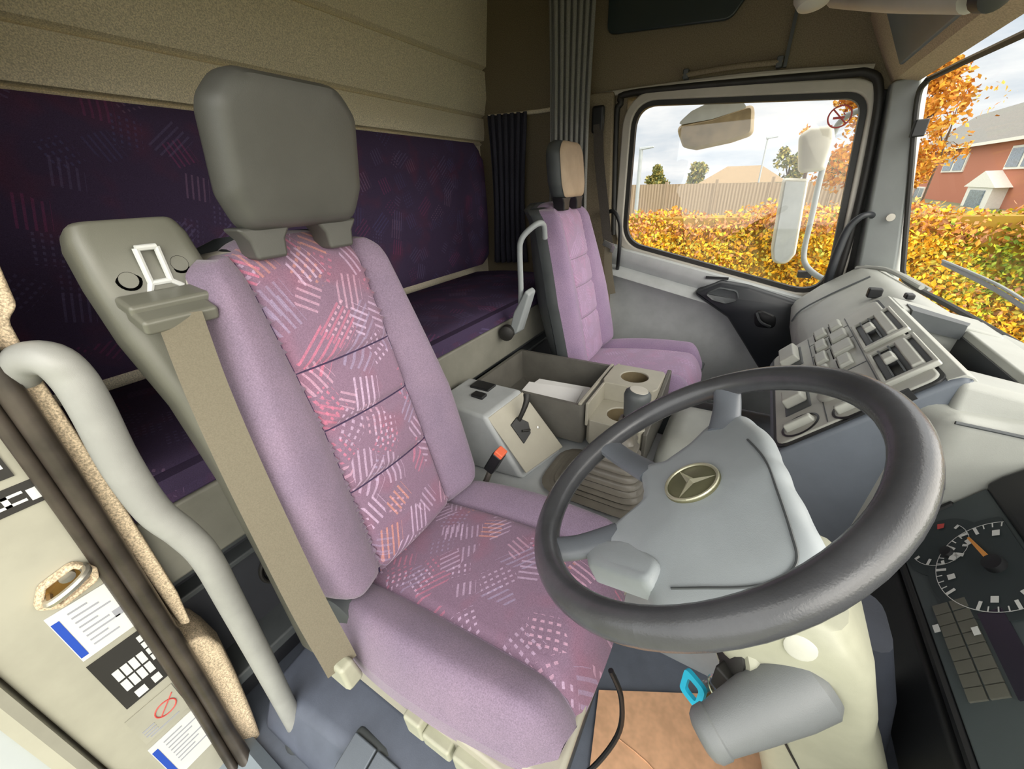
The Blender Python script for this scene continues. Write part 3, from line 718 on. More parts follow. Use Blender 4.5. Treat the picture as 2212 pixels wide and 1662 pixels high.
obj('sensor', MB().box((.41, 1.50, .822), (.02, .03, .015)), 'black', body, bevel=.004)
# centre console block: sloping panel facing the driver
cc = MB()
Y0, Y1 = .848, 1.405
pc_ = [(.128, .575), (.122, .600), (.136, .622), (.325, .828), (.340, .838), (.350, .834), (.410, .772), (.428, .695), (.456, .695), (.468, .800), (.53, .787), (.58, .765), (.60, .2), (.36, .15), (.24, .30), (.165, .47)]
cc.loft([[V((x+(.01 if abs(y-.95) < .2 else 0)*0, y, z)) for x, z in pc_] for y in (Y0, 1.0, 1.2, Y1)])
cblk = obj('centre_block', cc, 'dashd', dash, bevel=.018, seg=4, ang=40)
pn_o = V((.136, 0, .622)); pn_e = V((.325-.136, 0, .828-.622)); PL = pn_e.length; pe = pn_e.normalized(); pnn = V((-pe.z, 0, pe.x))
PN = lambda y, s, d=0: V((pn_o.x, y, pn_o.z))+pe*s+pnn*d     # s metres up the slope
pl = [PN(p.x, p.y, 0) for p in round_poly([(Y0+.015, -.005), (Y1-.012, -.005), (Y1-.012, PL-.005), (Y0+.015, PL-.005)], [.03, .03, .02, .02], 5)]
pan = obj('switch_panel', MB().prism(pl, pnn*.008), 'panel', dash, bevel=.004)
obj('panel_gap', MB().ring([PN(p.x, p.y, 0) for p in round_poly([(Y0+.018, -.002), (Y1-.015, -.002), (Y1-.015, PL-.008), (Y0+.018, PL-.008)], [.03, .03, .02, .02], 5)], [PN(p.x, p.y, 0) for p in round_poly([(Y0+.008, -.012), (Y1-.004, -.012), (Y1-.004, PL), (Y0+.008, PL)], [.035, .035, .02, .02], 5)], pnn*.004), 'black', pan)
def pbox(y0, y1, s0, s1, h0, h1, mat, name, bev=.003, par=None):
    return obj(name, MB().hexa([PN(y0, s0, h0), PN(y1, s0, h0), PN(y1, s1, h0), PN(y0, s1, h0), PN(y0+.002, s0+.002, h1), PN(y1-.002, s0+.002, h1), PN(y1-.002, s1-.002, h1), PN(y0+.002, s1-.002, h1)]), mat, par or pan, bevel=bev)
# vents along the upper edge
for y0, y1 in ((.905, 1.055), (1.10, 1.265)):
    v = pbox(y0, y1, .206, .284, .004, .012, 'black', 'air_vent')
    fb = MB()
    fb.ring([PN(a, b, .006) for a, b in ((y0+.006, .210), (y1-.006, .210), (y1-.006, .280), (y0+.006, .280))], [PN(a, b, .006) for a, b in ((y0-.006, .202), (y1+.006, .202), (y1+.006, .287), (y0-.006, .287))], pnn*.012)
    obj('vent_frame', fb, 'panel', v, bevel=.003)
    for s_ in (.222, .240):
        obj('vent_slat', MB().hexa([PN(y0+.008, s_-.002, .010), PN(y1-.008, s_-.002, .010), PN(y1-.008, s_, .020), PN(y0+.008, s_, .020), PN(y0+.008, s_+.001, .009), PN(y1-.008, s_+.001, .009), PN(y1-.008, s_+.003, .019), PN(y0+.008, s_+.003, .019)]), 'shell', v)
    pbox(y0+.008, y1-.008, .250, .272, .010, .022, 'panel', 'vent_flap', .003, v)
    pbox((y0+y1)/2-.016, (y0+y1)/2+.016, .222, .244, .018, .032, 'panel', 'vent_tab', .003, v)
# rocker switches
for (y0, y1, s0, s1) in ((1.33, 1.385, .118, .150), (1.33, 1.385, .158, .188), (1.24, 1.30, .112, .142), (1.24, 1.30, .150, .190), (1.15, 1.215, .105, .135), (1.15, 1.215, .145, .192), (1.07, 1.13, .10, .13), (1.07, 1.13, .148, .178)):
    pbox(y0, y1, s0, s1, .007, .019, 'sw', 'rocker_switch', .004)
    pbox(y0-.003, y1+.003, s0-.004, s0, .0075, .010, 'black', 'switch_gap', .001)
for s_ in (.098, .197): obj('panel_line', MB().hexa([PN(.87, s_, .0075), PN(1.38, s_, .0075), PN(1.38, s_+.002, .0075), PN(.87, s_+.002, .0075), PN(.87, s_, .0088), PN(1.38, s_, .0088), PN(1.38, s_+.002, .0088), PN(.87, s_+.002, .0088)]), 'shell', pan)
for y_ in (1.05, 1.225, 1.315): obj('panel_line', MB().hexa([PN(y_, .10, .0075), PN(y_+.003, .10, .0075), PN(y_+.003, .197, .0075), PN(y_, .197, .0075), PN(y_, .10, .0088), PN(y_+.003, .10, .0088), PN(y_+.003, .197, .0088), PN(y_, .197, .0088)]), 'shell', pan)
# lever slots at the lower far corner
for y0, y1, s0, s1 in ((1.22, 1.36, .018, .078), (.965, 1.06, .018, .078)):
    a = pbox(y0, y1, s0, s1, .005, .010, 'shell', 'slider_slot')
    pbox(y0+.030, y1-.006, s0+.006, s1-.006, .009, .034, 'panel', 'slider_knob', .005, a)
# round dials at the near side
for yy, ss in ((.905, .048), (.888, .148)):
    a = obj('rotary_dial', MB().lathe(PN(yy, ss, .006), pnn, [(0, .038), (.003, .039), (.004, .035), (-.001, .033), (-.001, .002)], 32), 'black', pan)
    obj('dial_grip', MB().hexa([PN(yy-.010, ss-.030, .004), PN(yy+.010, ss-.030, .004), PN(yy+.010, ss+.030, .004), PN(yy-.010, ss+.030, .004), PN(yy-.006, ss-.028, .024), PN(yy+.006, ss-.028, .024), PN(yy+.006, ss+.028, .024), PN(yy-.006, ss+.028, .024)]), 'sw', a, bevel=.004)
obj('rotary_knob', MB().lathe(PN(.975, .118, .006), pnn, [(0, .026), (.010, .026), (.012, .018), (.022, .016), (.024, .002)], 28), 'panel', pan)
# recessed shelf in front of the vents
sh_ = obj('shelf_tray', MB().prism([V((x, .86, z)) for x, z in [(.408, .771), (.431, .702), (.452, .702), (.4605, .788), (.470, .788), (.460, .690), (.424, .690), (.402, .771)]], (0, .41, 0)), 'black', dash)
obj('tray_slope', MB().prism([V((x, .855, z)) for x, z in [(.322, .826), (.340, .8405), (.352, .836), (.405, .779), (.403, .777), (.335, .80)]], (0, .545, 0)), 'dash', dash, bevel=.003)
obj('tray_back', MB().prism([V((x, .80, z)) for x, z in [(.462, .786), (.468, .803), (.54, .790), (.54, .77)]], (0, .60, 0)), 'dash', dash, bevel=.004)
obj('tray_end', MB().hexa([V((.372, 1.27, .70)), V((.53, 1.25, .70)), V((.53, 1.40, .70)), V((.372, 1.40, .70)), V((.345, 1.28, .840)), V((.53, 1.26, .795)), V((.53, 1.40, .795)), V((.345, 1.40, .840))]), 'dash', dash, bevel=.006)
obj('tray_shadow', MB().hexa([V((.362, 1.262, .80)), V((.462, 1.258, .78)), V((.480, 1.30, .78)), V((.366, 1.335, .80)), V((.362, 1.262, .8395)), V((.462, 1.258, .8150)), V((.480, 1.30, .8105)), V((.366, 1.335, .8385))]), 'shell', sh_)  # dark solid shaped as the triangular shadow at the far end of the tray
# top deck between tray, windscreen and side body
dk = MB()
dk.loft([[V((x, y, z)) for x, z in [(.54, .775), (.56, .78), (.60+.02*(1-((y-1.04)/1.1)**2), .755), (.62, .70)]] for y in (-.05, .3, .62, .9, 1.2, 1.34)], closed=False)
obj('top_deck', dk, 'dash', dash, ang=40)
# shoulder beside the centre block and dark hood over the instruments
cowl = obj('shoulder', MB().hexa([V((.30, .80, .12)), V((.62, .80, .12)), V((.62, .90, .12)), V((.24, .90, .12)), V((.335, .805, .785)), V((.62, .80, .770)), V((.62, .875, .80)), V((.285, .875, .785))]), 'dash', dash, bevel=.022, seg=4)
obj('shoulder_top', MB().hexa([V((.335, .83, .77)), V((.56, .83, .77)), V((.56, .90, .77)), V((.335, .90, .77)), V((.335, .845, .832)), V((.56, .835, .800)), V((.56, .90, .800)), V((.335, .90, .840))]), 'dash', cowl, bevel=.012, seg=3)
obj('flank_slot', MB().box((.275, .846, .785), (.035, .006, .022), Matrix.Rotation(-.8, 3, 'Y')), 'black', cowl)
obj('shoulder_seam', MB().tube([(.335, .803, .776), (.42, .800, .772), (.60, .798, .760)], .003, 8, 3), 'shell', cowl)
obj('deck_clip', MB().tube([(.415, .800, .795), (.43, .790, .81), (.45, .785, .812), (.46, .79, .80)], .006, 8, 3), 'chrome', cowl)
obj('dimmer_knob', MB().lathe((.352, .795, .652), (-.5, -1, .3), [(-.01, .009), (.004, .009), (.008, .004)], 18), 'shell', cowl)
hood = MB()
hood.loft([[V((x, y, z)) for x, z in [(.408, .668), (.402, .680), (.412, .700), (.44, .738), (.60, .755), (.60, .70), (.47, .70), (.425, .665)]] for y in (.0, .4, .80)])
obj('cluster_hood', hood, 'black', dash, bevel=.006)
# knee cover below the cowl on the driver side
kn = MB()
kn.loft([[V((x, y, z)) for x, z in [(.40, .64), (.36, .52), (.355, .42), (.42, .30), (.52, .05), (.58, .05), (.5, .64)]] for y in (.0, .4, .79)])
obj('knee_cover', kn, 'black', dash, bevel=.01)
# instrument cluster
cl0 = V((.335, 0, .540)); cld = V((.5, 0, .866)); cnn = V((-cld.z, 0, cld.x))
CP = lambda y, s, d=0: V((cl0.x, y, cl0.z))+cld*s+cnn*d
clu = obj('instrument_cluster', MB().prism([CP(y, s, -.006) for y, s in [(.05, .0), (.76, .0), (.798, .03), (.798, .15), (.05, .15)]], cnn*.012), 'clus', dash, bevel=.003)
obj('cluster_rim', MB().tube([CP(.06, -.006, .004), CP(.757, -.006, .004), CP(.797, .026, .004), CP(.797, .10, .004)], .006, 8), 'black', clu)
obj('lower_trim', MB().hexa([V((.305, .05, .42)), V((.305, .80, .42)), V((.37, .80, .42)), V((.37, .05, .42)), V((.318, .05, .528)), V((.318, .76, .528)), V((.37, .76, .528)), V((.37, .05, .528))]), 'black', clu, bevel=.006)
def dial(y, s, r, d=.0072): return MB().prism([CP(y+r*math.cos(k*2*PI/48), min(.145, s+r*math.sin(k*2*PI/48)), d-.001) for k in range(48)], cnn*.0012)
obj('gauge', dial(.715, .062, .056, .0072), 'clusd', clu); d1 = obj('gauge', dial(.652, .110, .086, .0078), 'clusd', clu); obj('gauge', dial(.34, .095, .080), 'clusd', clu)
TK = {'a': MB(), 'b': MB(), 'c': MB(), 'd': MB(), 'e': MB()}
def mark(yc, sc_, a, r0, r1, wd, d=.0095, g='a'):
    u = V((math.cos(a), math.sin(a))); t_ = V((-u.y, u.x))*wd
    q = [u*r0+t_, u*r1+t_, u*r1-t_, u*r0-t_]
    if all(sc_+p.y < .146 for p in q): TK[g].add([CP(yc+p.x, sc_+p.y, d) for p in q], [(0, 1, 2, 3)])
for k in range(40):
    a = 2*PI*k/40
    if 3.9 < a < 4.3: continue
    mark(.652, .110, a, .060 if k % 4 == 0 else .066, .074, .0022 if k % 4 == 0 else .0008)
    if k % 4 == 2: mark(.652, .110, a+.06, .050, .060, .0045)
for k in range(120):
    mark(.652, .110, 2*PI*k/120, .0735, .0745, .0021)
    if k < 66: mark(.722, .058, math.radians(58+k*3), .0412, .0420, .0012, g='b')
for k in range(7): mark(.722, .058, math.radians(60+k*32), .030 if k % 2 else .034, .042, .0022, g='b')
for yy, ss, g_ in ((.575, .012, 'c'), (.558, .055, 'd')): mark(yy, ss, 0, 0, .012, .004, .0098, g_)
mark(.692, .072, 2.2, 0, .012, .003, g='e')
for g_, n_ in (('a', 'scale_marks'), ('b', 'scale_marks'), ('c', 'lamp_symbol'), ('d', 'lamp_symbol'), ('e', 'gauge_symbol')): obj(n_, TK[g_], 'white', clu, flat=True)
rm_ = MB()
rm_.add([CP(.728+p, .062+q, .0090) for p, q in ((.022, .012), (.030, .016), (.034, .006), (.024, .003))], [(0, 1, 2, 3)])
o = obj('red_zone', rm_, 'red', clu, flat=True); o['label'] = 'red end of the small gauge scale'
obj('needle', MB().hexa([CP(.654, .113, .013), CP(.650, .107, .013), CP(.706, .098, .013), CP(.707, .101, .013), CP(.654, .113, .016), CP(.650, .107, .016), CP(.706, .098, .015), CP(.707, .101, .015)]), 'orange', clu)
obj('needle_hub', MB().lathe(CP(.652, .110, .008), cnn, [(0, .013), (.008, .012), (.009, .002)], 24), 'black', clu)
obj('needle_hub', MB().lathe(CP(.700, .064, .008), cnn, [(0, .009), (.006, .008), (.007, .002)], 20), 'black', clu)
def tile(y0, y1, s0, s1, mat, name, h=.0085): return obj(name, MB().hexa([CP(y1, s0, .005), CP(y0, s0, .005), CP(y0, s1, .005), CP(y1, s1, .005), CP(y1, s0, h), CP(y0, s0, h), CP(y0, s1, h), CP(y1, s1, h)]), mat, clu)
for i in range(8):
    for j in range(2):
        y = .618-i*.0175; s0 = .016+j*.0225
        tile(y-.0155, y, s0, s0+.020, 'ind', 'warning_lamp')
tile(.475, .588, .064, .092, 'lcd', 'display')
# ================================================================== CENTRE TUNNEL, CONSOLE
tun = thing('centre_console', 'grey console on the engine tunnel with tray and brake unit', 'console', V((-.5, 1.05, 0)))
tb = MB()
def tsec2(x, zt, y0=.70, y1=1.36):
    return [V((x, y0, 0)), V((x, y0+.03, zt-.06)), V((x, y0+.055, zt-.015)), V((x, y0+.10, zt)), V((x, y1-.10, zt)), V((x, y1-.05, zt-.02)), V((x, y1, zt-.1)), V((x, y1+.03, 0))]
tb.loft([tsec2(-.80, .33), tsec2(-.6, .33), tsec2(-.35, .33), tsec2(-.12, .31), tsec2(.02, .29), tsec2(.12, .22), tsec2(.24, .12), tsec2(.34, .02)])
obj('tunnel_cover', tb, 'cons', tun, ang=50)
# brake valve unit
bu = MB()
bu.hexa([V((-.79, .775, .33)), V((-.475, .805, .33)), V((-.425, 1.0, .33)), V((-.79, 1.0, .33)), V((-.79, .80, .545)), V((-.60, .80, .545)), V((-.60, .985, .545)), V((-.79, .985, .545))])
bu.v[5] = V((-.60, .80, .530)); bu.v[6] = V((-.575, .985, .545))
unit = obj('brake_unit', bu, 'cons', tun, bevel=.012, seg=3)
fp = [V((-.598, .812, .520)), V((-.572, .985, .533)), V((-.425, .992, .352)), V((-.470, .815, .352))]
fn_ = (fp[1]-fp[0]).cross(fp[3]-fp[0]).normalized(); fn_ = fn_ if fn_.x > 0 else -fn_
obj('face_plate', MB().prism(fp, fn_*.006), 'consb', unit, bevel=.003)
FP = lambda u, v, d=0: fp[0]*(1-u)*(1-v)+fp[1]*u*(1-v)+fp[2]*u*v+fp[3]*(1-u)*v+fn_*d
sl_ = obj('lever_slot', MB().prism([FP(.30, .28, .005), FP(.52, .24, .005), FP(.66, .40, .005), FP(.56, .55, .005), FP(.30, .62, .005)], fn_*.006), 'black', unit, bevel=.002)
obj('brake_lever', MB().tube([FP(.5, .32, .0), FP(.60, .22, .03), FP(.72, .12, .05), FP(.80, .04, .055)], [.007, .008, .010, .012], 10, 4).tube([FP(.42, .45, .012), FP(.56, .50, .016)], .004, 8), 'rubber', sl_)
obj('screw', MB().lathe(FP(.78, .55, .006), fn_, [(0, .006), (.003, .005), (.0032, .001)], 12), 'chrome', unit)
for x_, y_, sx, sy in ((-.70, .945, .075, .05), (-.675, .885, .045, .03)):
    obj('rocker_switch', MB().box((x_, y_, .546), (sx, sy, .012), Matrix.Rotation(.03, 3, 'Y')), 'black', unit, bevel=.003)
# storage tray
ty = MB()
to = round_poly([(-.80, 1.03), (-.37, 1.03), (-.37, 1.385), (-.80, 1.385)], .015, 3)
ty.ring(xy(off_poly(to, -.014), .36), xy(to, .36), (0, 0, .145)); ty.prism(xy(off_poly(to, -.012), .365), (0, 0, .01))
obj('storage_tray', ty, 'tray', tun, bevel=.004)
obj('tray_divider', MB().box((-.385, 1.21, .47), (.012, .35, .085)).box((-.36, 1.21, .475), (.010, .35, .085)), 'consb', tun, bevel=.003)
# cup holders
ch = MB()
def holed(cx, cy, r, hx, hy, z0, z1, n=32):
    m = MB(); sq = []; ci = []
    for k in range(n):
        a = 2*PI*k/n; c_, s_ = math.cos(a), math.sin(a); k2 = min(hx/abs(c_) if abs(c_) > 1e-6 else 9, hy/abs(s_) if abs(s_) > 1e-6 else 9)
        sq.append((cx+c_*k2, cy+s_*k2)); ci.append((cx+c_*r, cy+s_*r))
    m.ring(xy([V(p) for p in ci], z0), xy([V(p) for p in sq], z0), (0, 0, z1-z0)); return m
hx1 = holed(-.275, 1.285, .047, .095, .085, .40, .522); hx2 = holed(-.270, 1.120, .045, .095, .08, .36, .455)
obj('cup_holder', hx1, 'consb', tun, bevel=.004, ang=30); obj('cup_holder', hx2, 'consb', tun, bevel=.004, ang=30)
for cx, cy, r, z in ((-.275, 1.285, .046, .518), (-.270, 1.12, .044, .451)):
    obj('cup_liner', MB().lathe((cx, cy, z), (0, 0, -1), [(0, r), (.075, r*.94), (.076, .001)], 32, False), 'cup', tun)
obj('end_plate', MB().hexa([V((-.18, 1.04, .33)), V((-.165, 1.04, .33)), V((-.165, 1.38, .33)), V((-.18, 1.38, .33)), V((-.18, 1.04, .45)), V((-.165, 1.04, .45)), V((-.165, 1.38, .53)), V((-.18, 1.38, .53))]), 'tray', tun, bevel=.004)
obj('tunnel_hump', MB().loft([rect_loop(-.03, 1.21, .12, .17, .28, .06), rect_loop(-.03, 1.21, .11, .16, .37, .06), rect_loop(-.03, 1.21, .085, .135, .415, .05), rect_loop(-.03, 1.21, .04, .09, .43, .04)]), 'dash', tun, ang=60)
# paper in the tray
tag(obj('document_papers', MB().hexa([V((-.68, 1.06, .385)), V((-.40, 1.06, .385)), V((-.40, 1.29, .385)), V((-.66, 1.29, .385)), V((-.68, 1.06, .43)), V((-.40, 1.06, .44)), V((-.40, 1.29, .44)), V((-.66, 1.29, .43))]).box((-.55, 1.15, .446), (.22, .16, .004), Matrix.Rotation(.12, 3, 'Z')), 'paper'), 'white papers lying in the open console tray', 'papers')

# gear lever
gl = thing('gear_lever', 'gear lever with ribbed grey gaiter and round knob on the tunnel', 'gear lever', V((-.27, .92, .31)))
gt = MB(); secs = []
for i in range(13):
    t = i/12; z = .335+.215*t*t*.9+.02*t; cx = -.262+.055*t; cy = .905+.035*t
    hx = (.135*(1-t)**1.1+.022); hy = (.095*(1-t)**1.1+.022)
    for q, kf in ((0, 1.0), (.35, 1.04), (.6, .93)):
        zz = z+.016*q
        secs.append([V((cx+p.x, cy+p.y, zz)) for p in round_poly([(-hx*kf, -hy*kf), (hx*kf, -hy*kf), (hx*kf, hy*kf), (-hx*kf, hy*kf)], min(hx, hy)*.7, 5)])
gt.loft(secs)
obj('gaiter', gt, 'gait', gl, ang=70)
obj('lever_rod', MB().tube([(-.21, .94, .52), (-.20, .945, .56), (-.197, .948, .575)], [.022, .020, .022], 18), 'rubber', gl)
kb_ = obj('knob', MB().lathe((-.197, .948, .565), (.12, .05, 1), [(0, .024), (.02, .028), (.045, .033), (.060, .036), (.072, .034), (.080, .025), (.081, .001)], 28), 'shell', gl)
obj('knob_cap', MB().lathe((-.1877, .952, .6425), (.12, .05, 1), [(0, .026), (.003, .024), (.004, .001)], 24), 'frame', kb_)

# ================================================================== BUNK
bunkc = obj('mattress', MB().grid(lambda u, v: V((-1.40+.59*u, -.05+1.98*v, .71+.02*math.sin(PI*u)-(.045*((u-.9)/.1)**2 if u > .9 else 0))), 20, 24, lambda u, v: (u*.59, v*2.1)).box((-1.11, .94, .682), (.58, 1.98, .05)), 'bunk', ang=60)
tag(bunkc, 'dark purple patterned bunk mattress behind the seats', 'mattress')
def bkf(u, v):
    z = .745+.625*v; y = -.12+2.17*u
    e = min(1, min(u, 1-u)*30)*.5+.5*min(1, min(v, 1-v)*14)
    return V((-1.43+.055*(1-(1-e)**2)+.012*math.sin(PI*v), y, z-(.03*(max(0, u-.97)/.03)**2 if v > .9 else 0)))
bb = MB().grid(bkf, 60, 24, lambda u, v: (u*2.17, v*.63)).box((-1.452, .965, 1.057), (.045, 2.17, .62))
tag(obj('wall_cushion', bb, 'bunk', ang=60), 'dark purple patterned backrest cushion against the rear wall', 'cushion')
bx = thing('locker_bench', 'grey locker bench with dark fronts under the bunk behind the driver seat', 'bunk base', V((-1.1, 1.0, 0)))
obj('front_panel', MB().hexa([V((-.86, -.05, .50)), V((-.82, -.05, .50)), V((-.82, 1.93, .50)), V((-.86, 1.93, .50)), V((-.86, -.05, .655)), V((-.815, -.05, .655)), V((-.815, 1.93, .655)), V((-.86, 1.93, .655))]), 'bench', bx, bevel=.008)
obj('locker_front', MB().box((-.93, 1.0, .25), (.06, 2.1, .49)), 'dark', bx)
for z in (.42, .47): obj('locker_ledge', MB().box((-.885, 1.0, z), (.05, 2.1, .015)), 'shell', bx, bevel=.004)
obj('locker_ledge', MB().box((-.86, .75, .17), (.10, 1.55, .03)), 'shell', bx, bevel=.006)
rr = [V((-.890, .245+.03*math.cos(k*2*PI/24), .31+.04*math.sin(k*2*PI/24))) for k in range(25)]
obj('locker_handle', MB().tube(rr, .005, 8).lathe((-.90, .245, .31), (1, 0, 0), [(0, .022), (.006, .02), (.007, .002)], 20), 'rubber', bx)

# ================================================================== CURTAINS, HANDLES, BELT
def curtain(name, p0, p1, z0, z1, folds, amp, mat, label, sway=0):
    a, b = V(p0), V(p1); d = (b-a); nrm = V((-d.y, d.x, 0)).normalized()
    def f(u, v):
        k = 1+.10*math.sin(v*3+u*4); sq = 1-.25*math.sin(PI*min(1, v*1.05))*.6
        uu = .5+(u-.5)*sq
        ph = folds*2*PI*u+.5*math.sin(v*5)
        p = a+d*uu+nrm*amp*math.sin(ph)*k+d.normalized()*amp*.35*math.cos(ph*2+v*2)
        return V((p.x+sway*v, p.y, z0+(z1-z0)*v))
    o = obj(name, MB().grid(f, folds*12, 26), mat, ang=80)
    s = o.modifiers.new('thickness', 'SOLIDIFY'); s.thickness = .003
    return tag(o, label, 'curtain')
curtain('curtain', (-.93, 1.94, 0), (-.765, 2.06, 0), .72, 2.11, 7, .016, 'curtain', 'long grey curtain hanging from the roof behind the passenger seat')
curtain('curtain', (-1.36, 2.06, 0), (-1.16, 2.12, 0), .745, 1.495, 6, .020, 'curtd', 'dark short curtain at the rear corner beside the bunk', .02)
# ladder-like grab handle at the end of the bunk
GHS = lambda x, y, z: (x*.80, y*.80, 1.14+(z-1.14)*.80)
gh = thing('tubular_guard', 'grey angular tube handle on a bracket beside the bunk end', 'handle', V(GHS(-.92, 1.62, .5)))
obj('tube', MB().tube([GHS(-.93, 1.62, .60), GHS(-.918, 1.61, .72), GHS(-.912, 1.60, .88), GHS(-.905, 1.60, .93), GHS(-.885, 1.615, .965), GHS(-.845, 1.65, 1.0), GHS(-.84, 1.70, .99), GHS(-.85, 1.735, .93)], .0105, 10, 4), 'post', gh)
obj('bracket', MB().loft([[V(GHS(x, 1.60+dy, z)) for x, z in ((-.985-q, .46+q*2), (-.93, .50), (-.86+q, .70-q), (-.88, .72-q), (-.95, .60))] for dy, q in ((-.02, .004), (.02, 0), (.06, 0))]), 'post', gh, bevel=.008)
obj('pivot_knob', MB().lathe(GHS(-.985, 1.58, .50), (.3, -1, 0), [(0, .03), (.03, .03), (.036, .02), (.037, .001)], 20), 'rubber', gh)
# grey entrance grab pole beside the driver seat
gp = thing('grab_pole', 'bent pale grey grab pole between the door pillar and driver seat', 'pole', V((-.698, .10, .02)))
obj('tube', MB().tube([(-.80, .060, .950), (-.775, .072, .972), (-.745, .088, .972), (-.742, .096, .945), (-.738, .096, .90), (-.733, .090, .81), (-.724, .092, .72), (-.712, .106, .66), (-.703, .114, .60), (-.70, .112, .48), (-.699, .107, .25), (-.698, .10, .02)], [.022, .022, .0225, .023, .023, .023, .0225, .022, .0215, .021, .020, .018], 18, 5), 'pole', gp)
obj('foot_collar', MB().lathe((-.698, .10, 0), (0, 0, 1), [(0, .036), (.01, .034), (.02, .024)], 20), 'shell', gp)
# passenger belt on the pillar
pbelt = thing('pillar_seat_belt', 'dark passenger seat belt hanging on the pillar by the window', 'seat belt', V((-.69, 2.1, .62)))
def ribbon(pts, w_):
    m = MB(); q, _ = spline([V(p) for p in pts], [1]*len(pts), 4); S = []
    for i in range(len(q)):
        t = (q[min(i+1, len(q)-1)]-q[max(i-1, 0)]).normalized(); a = V((1, .25, 0)); a = (a-t*a.dot(t)).normalized(); n = t.cross(a)
        S.append([q[i]+a*w_+n*.001, q[i]-a*w_+n*.001, q[i]-a*w_-n*.001, q[i]+a*w_-n*.001])
    return m.loft(S)
obj('webbing', ribbon([(-.745, 2.10, 1.40), (-.73, 2.095, 1.25), (-.69, 2.085, 1.05), (-.665, 2.075, .93), (-.645, 2.065, .86)], .023), 'beltdark', pbelt)
obj('lap_webbing', ribbon([(-.645, 2.065, .85), (-.635, 2.05, .75), (-.60, 2.03, .62)], .020), 'belt', pbelt)
obj('upper_guide', MB().box((-.752, 2.115, 1.42), (.06, .03, .11)), 'black', pbelt, bevel=.012, seg=3)
obj('latch_tongue', MB().box((-.645, 2.058, .865), (.06, .008, .03), Matrix.Rotation(.4, 3, 'Y')).box((-.62, 2.052, .845), (.02, .006, .035), Matrix.Rotation(.4, 3, 'Y')), 'chrome', pbelt, bevel=.002)
tag(obj('door_grab_handle', MB().tube([(-.70, 2.15, 1.00), (-.66, 2.10, 1.02), (-.625, 2.085, 1.01), (-.60, 2.09, .95), (-.595, 2.09, .84), (-.605, 2.12, .76), (-.62, 2.17, .72)], .010, 10, 5), 'black'), 'black hooped grab handle at the rear edge of the passenger window', 'handle')
# grab handle on the A pillar
tag(obj('pillar_grab_handle', MB().tube([(.385, 2.13, .985), (.362, 2.09, .995), (.335, 2.08, .985), (.312, 2.08, .945), (.303, 2.08, .87), (.300, 2.08, .78), (.305, 2.10, .70)], [.011, .011, .012, .014, .016, .016, .014], 12, 5), 'doord'), 'dark curved grab handle beside the windscreen pillar', 'handle')
tag(obj('pillar_clip', MB().box((.405, 2.03, 1.265), (.035, .03, .05)), 'black', bevel=.004), 'small black clip on the edge of the windscreen pillar', 'clip')
obj_ = tag(obj('pillar_button', MB().lathe((.425, 2.075, .985), (0, -1, 0), [(0, .014), (.004, .013), (.005, .001)], 16), 'frame'), 'small round cap on the pale windscreen pillar', 'cap')
# rod holder on the lining over the window
rdh = thing('curtain_rod', 'dark rod clipped to the lining above the passenger window', 'rod', V((-.22, 2.17, 1.53)))
obj('rod', MB().tube([(-.40, 2.165, 1.545), (-.22, 2.16, 1.545), (-.04, 2.165, 1.535)], .010, 10, 4), 'felt2', rdh)
for x_, z_ in ((-.39, 1.548), (-.05, 1.537)): obj('rod_clip', MB().box((x_, 2.175, z_), (.022, .04, .035)), 'shell', rdh, bevel=.004)
# overhead
tag(obj('smoked_locker_door', MB().prism(xz(round_poly([(-.752, 1.742), (-.25, 1.700), (-.19, 1.78), (-.19, 2.06), (-.752, 2.06)], [.04, .05, .03, .02, .02], 5), 2.17), (0, .02, 0)), 'tint', bevel=.006), 'dark smoked panel high on the passenger side lining', 'panel')
struct('trim_12', MB().box((-.03, 2.192, 1.80), (.012, .02, .56)), 'shell', 'vertical seam in the passenger side lining')
struct('trim_13', MB().hexa([V((.293, 2.00, 1.445)), V((.31, 2.00, 1.445)), V((.31, .3, 1.445)), V((.293, .3, 1.445)), V((.180, 1.93, 1.63)), V((.20, 1.93, 1.63)), V((.20, .3, 1.63)), V((.180, .3, 1.63))]), 'dashd', 'grey overhead panel above the windscreen', bevel=.004)
vis = thing('sun_visor', 'pale rolled sun visor above the windscreen', 'sun visor', V((.15, 1.3, 1.38)))
obj('roller', MB().tube([(.06, 1.50, 1.53), (.15, 1.30, 1.455), (.235, 1.13, 1.395)], .026, 16, 4), 'frame', vis)
obj('roller_cap', MB().lathe((.245, 1.11, 1.392), (.45, -.85, -.3), [(0, .028), (.02, .028), (.024, .02), (.025, .001)], 20), 'black', vis)
obj('visor_knob', MB().lathe((.005, 1.2, 1.485), (.1, -.2, -1), [(0, .035), (.03, .034), (.045, .026), (.05, .012), (.051, .001)], 24), 'frame', vis)

# ================================================================== DRIVER FOOTWELL
sk_ = MB().hexa([V((-.80, .06, 0)), V((-.11, .08, 0)), V((-.11, .22, 0)), V((-.80, .25, 0)), V((-.80, .11, .10)), V((-.13, .13, .24)), V((-.13, .21, .25)), V((-.80, .24, .12))])
tag(obj('seat_skirt', sk_, 'seatbase', bevel=.02, seg=3), 'blue grey skirt moulding along the base of the driver seat', 'skirt')
bxs = thing('step_pocket', 'dark floor pocket with two grey lids beside the driver seat base', 'pocket', V((.045+-.47, .1, .08)))
obj('surround', MB().hexa([V((.045+-.56, .085, .06)), V((.045+-.40, .085, .06)), V((.045+-.40, .165, .10)), V((.045+-.56, .165, .10)), V((.045+-.55, .080, .155)), V((.045+-.405, .080, .175)), V((.045+-.405, .16, .195)), V((.045+-.55, .16, .175))]), 'shell', bxs, bevel=.012, seg=3)
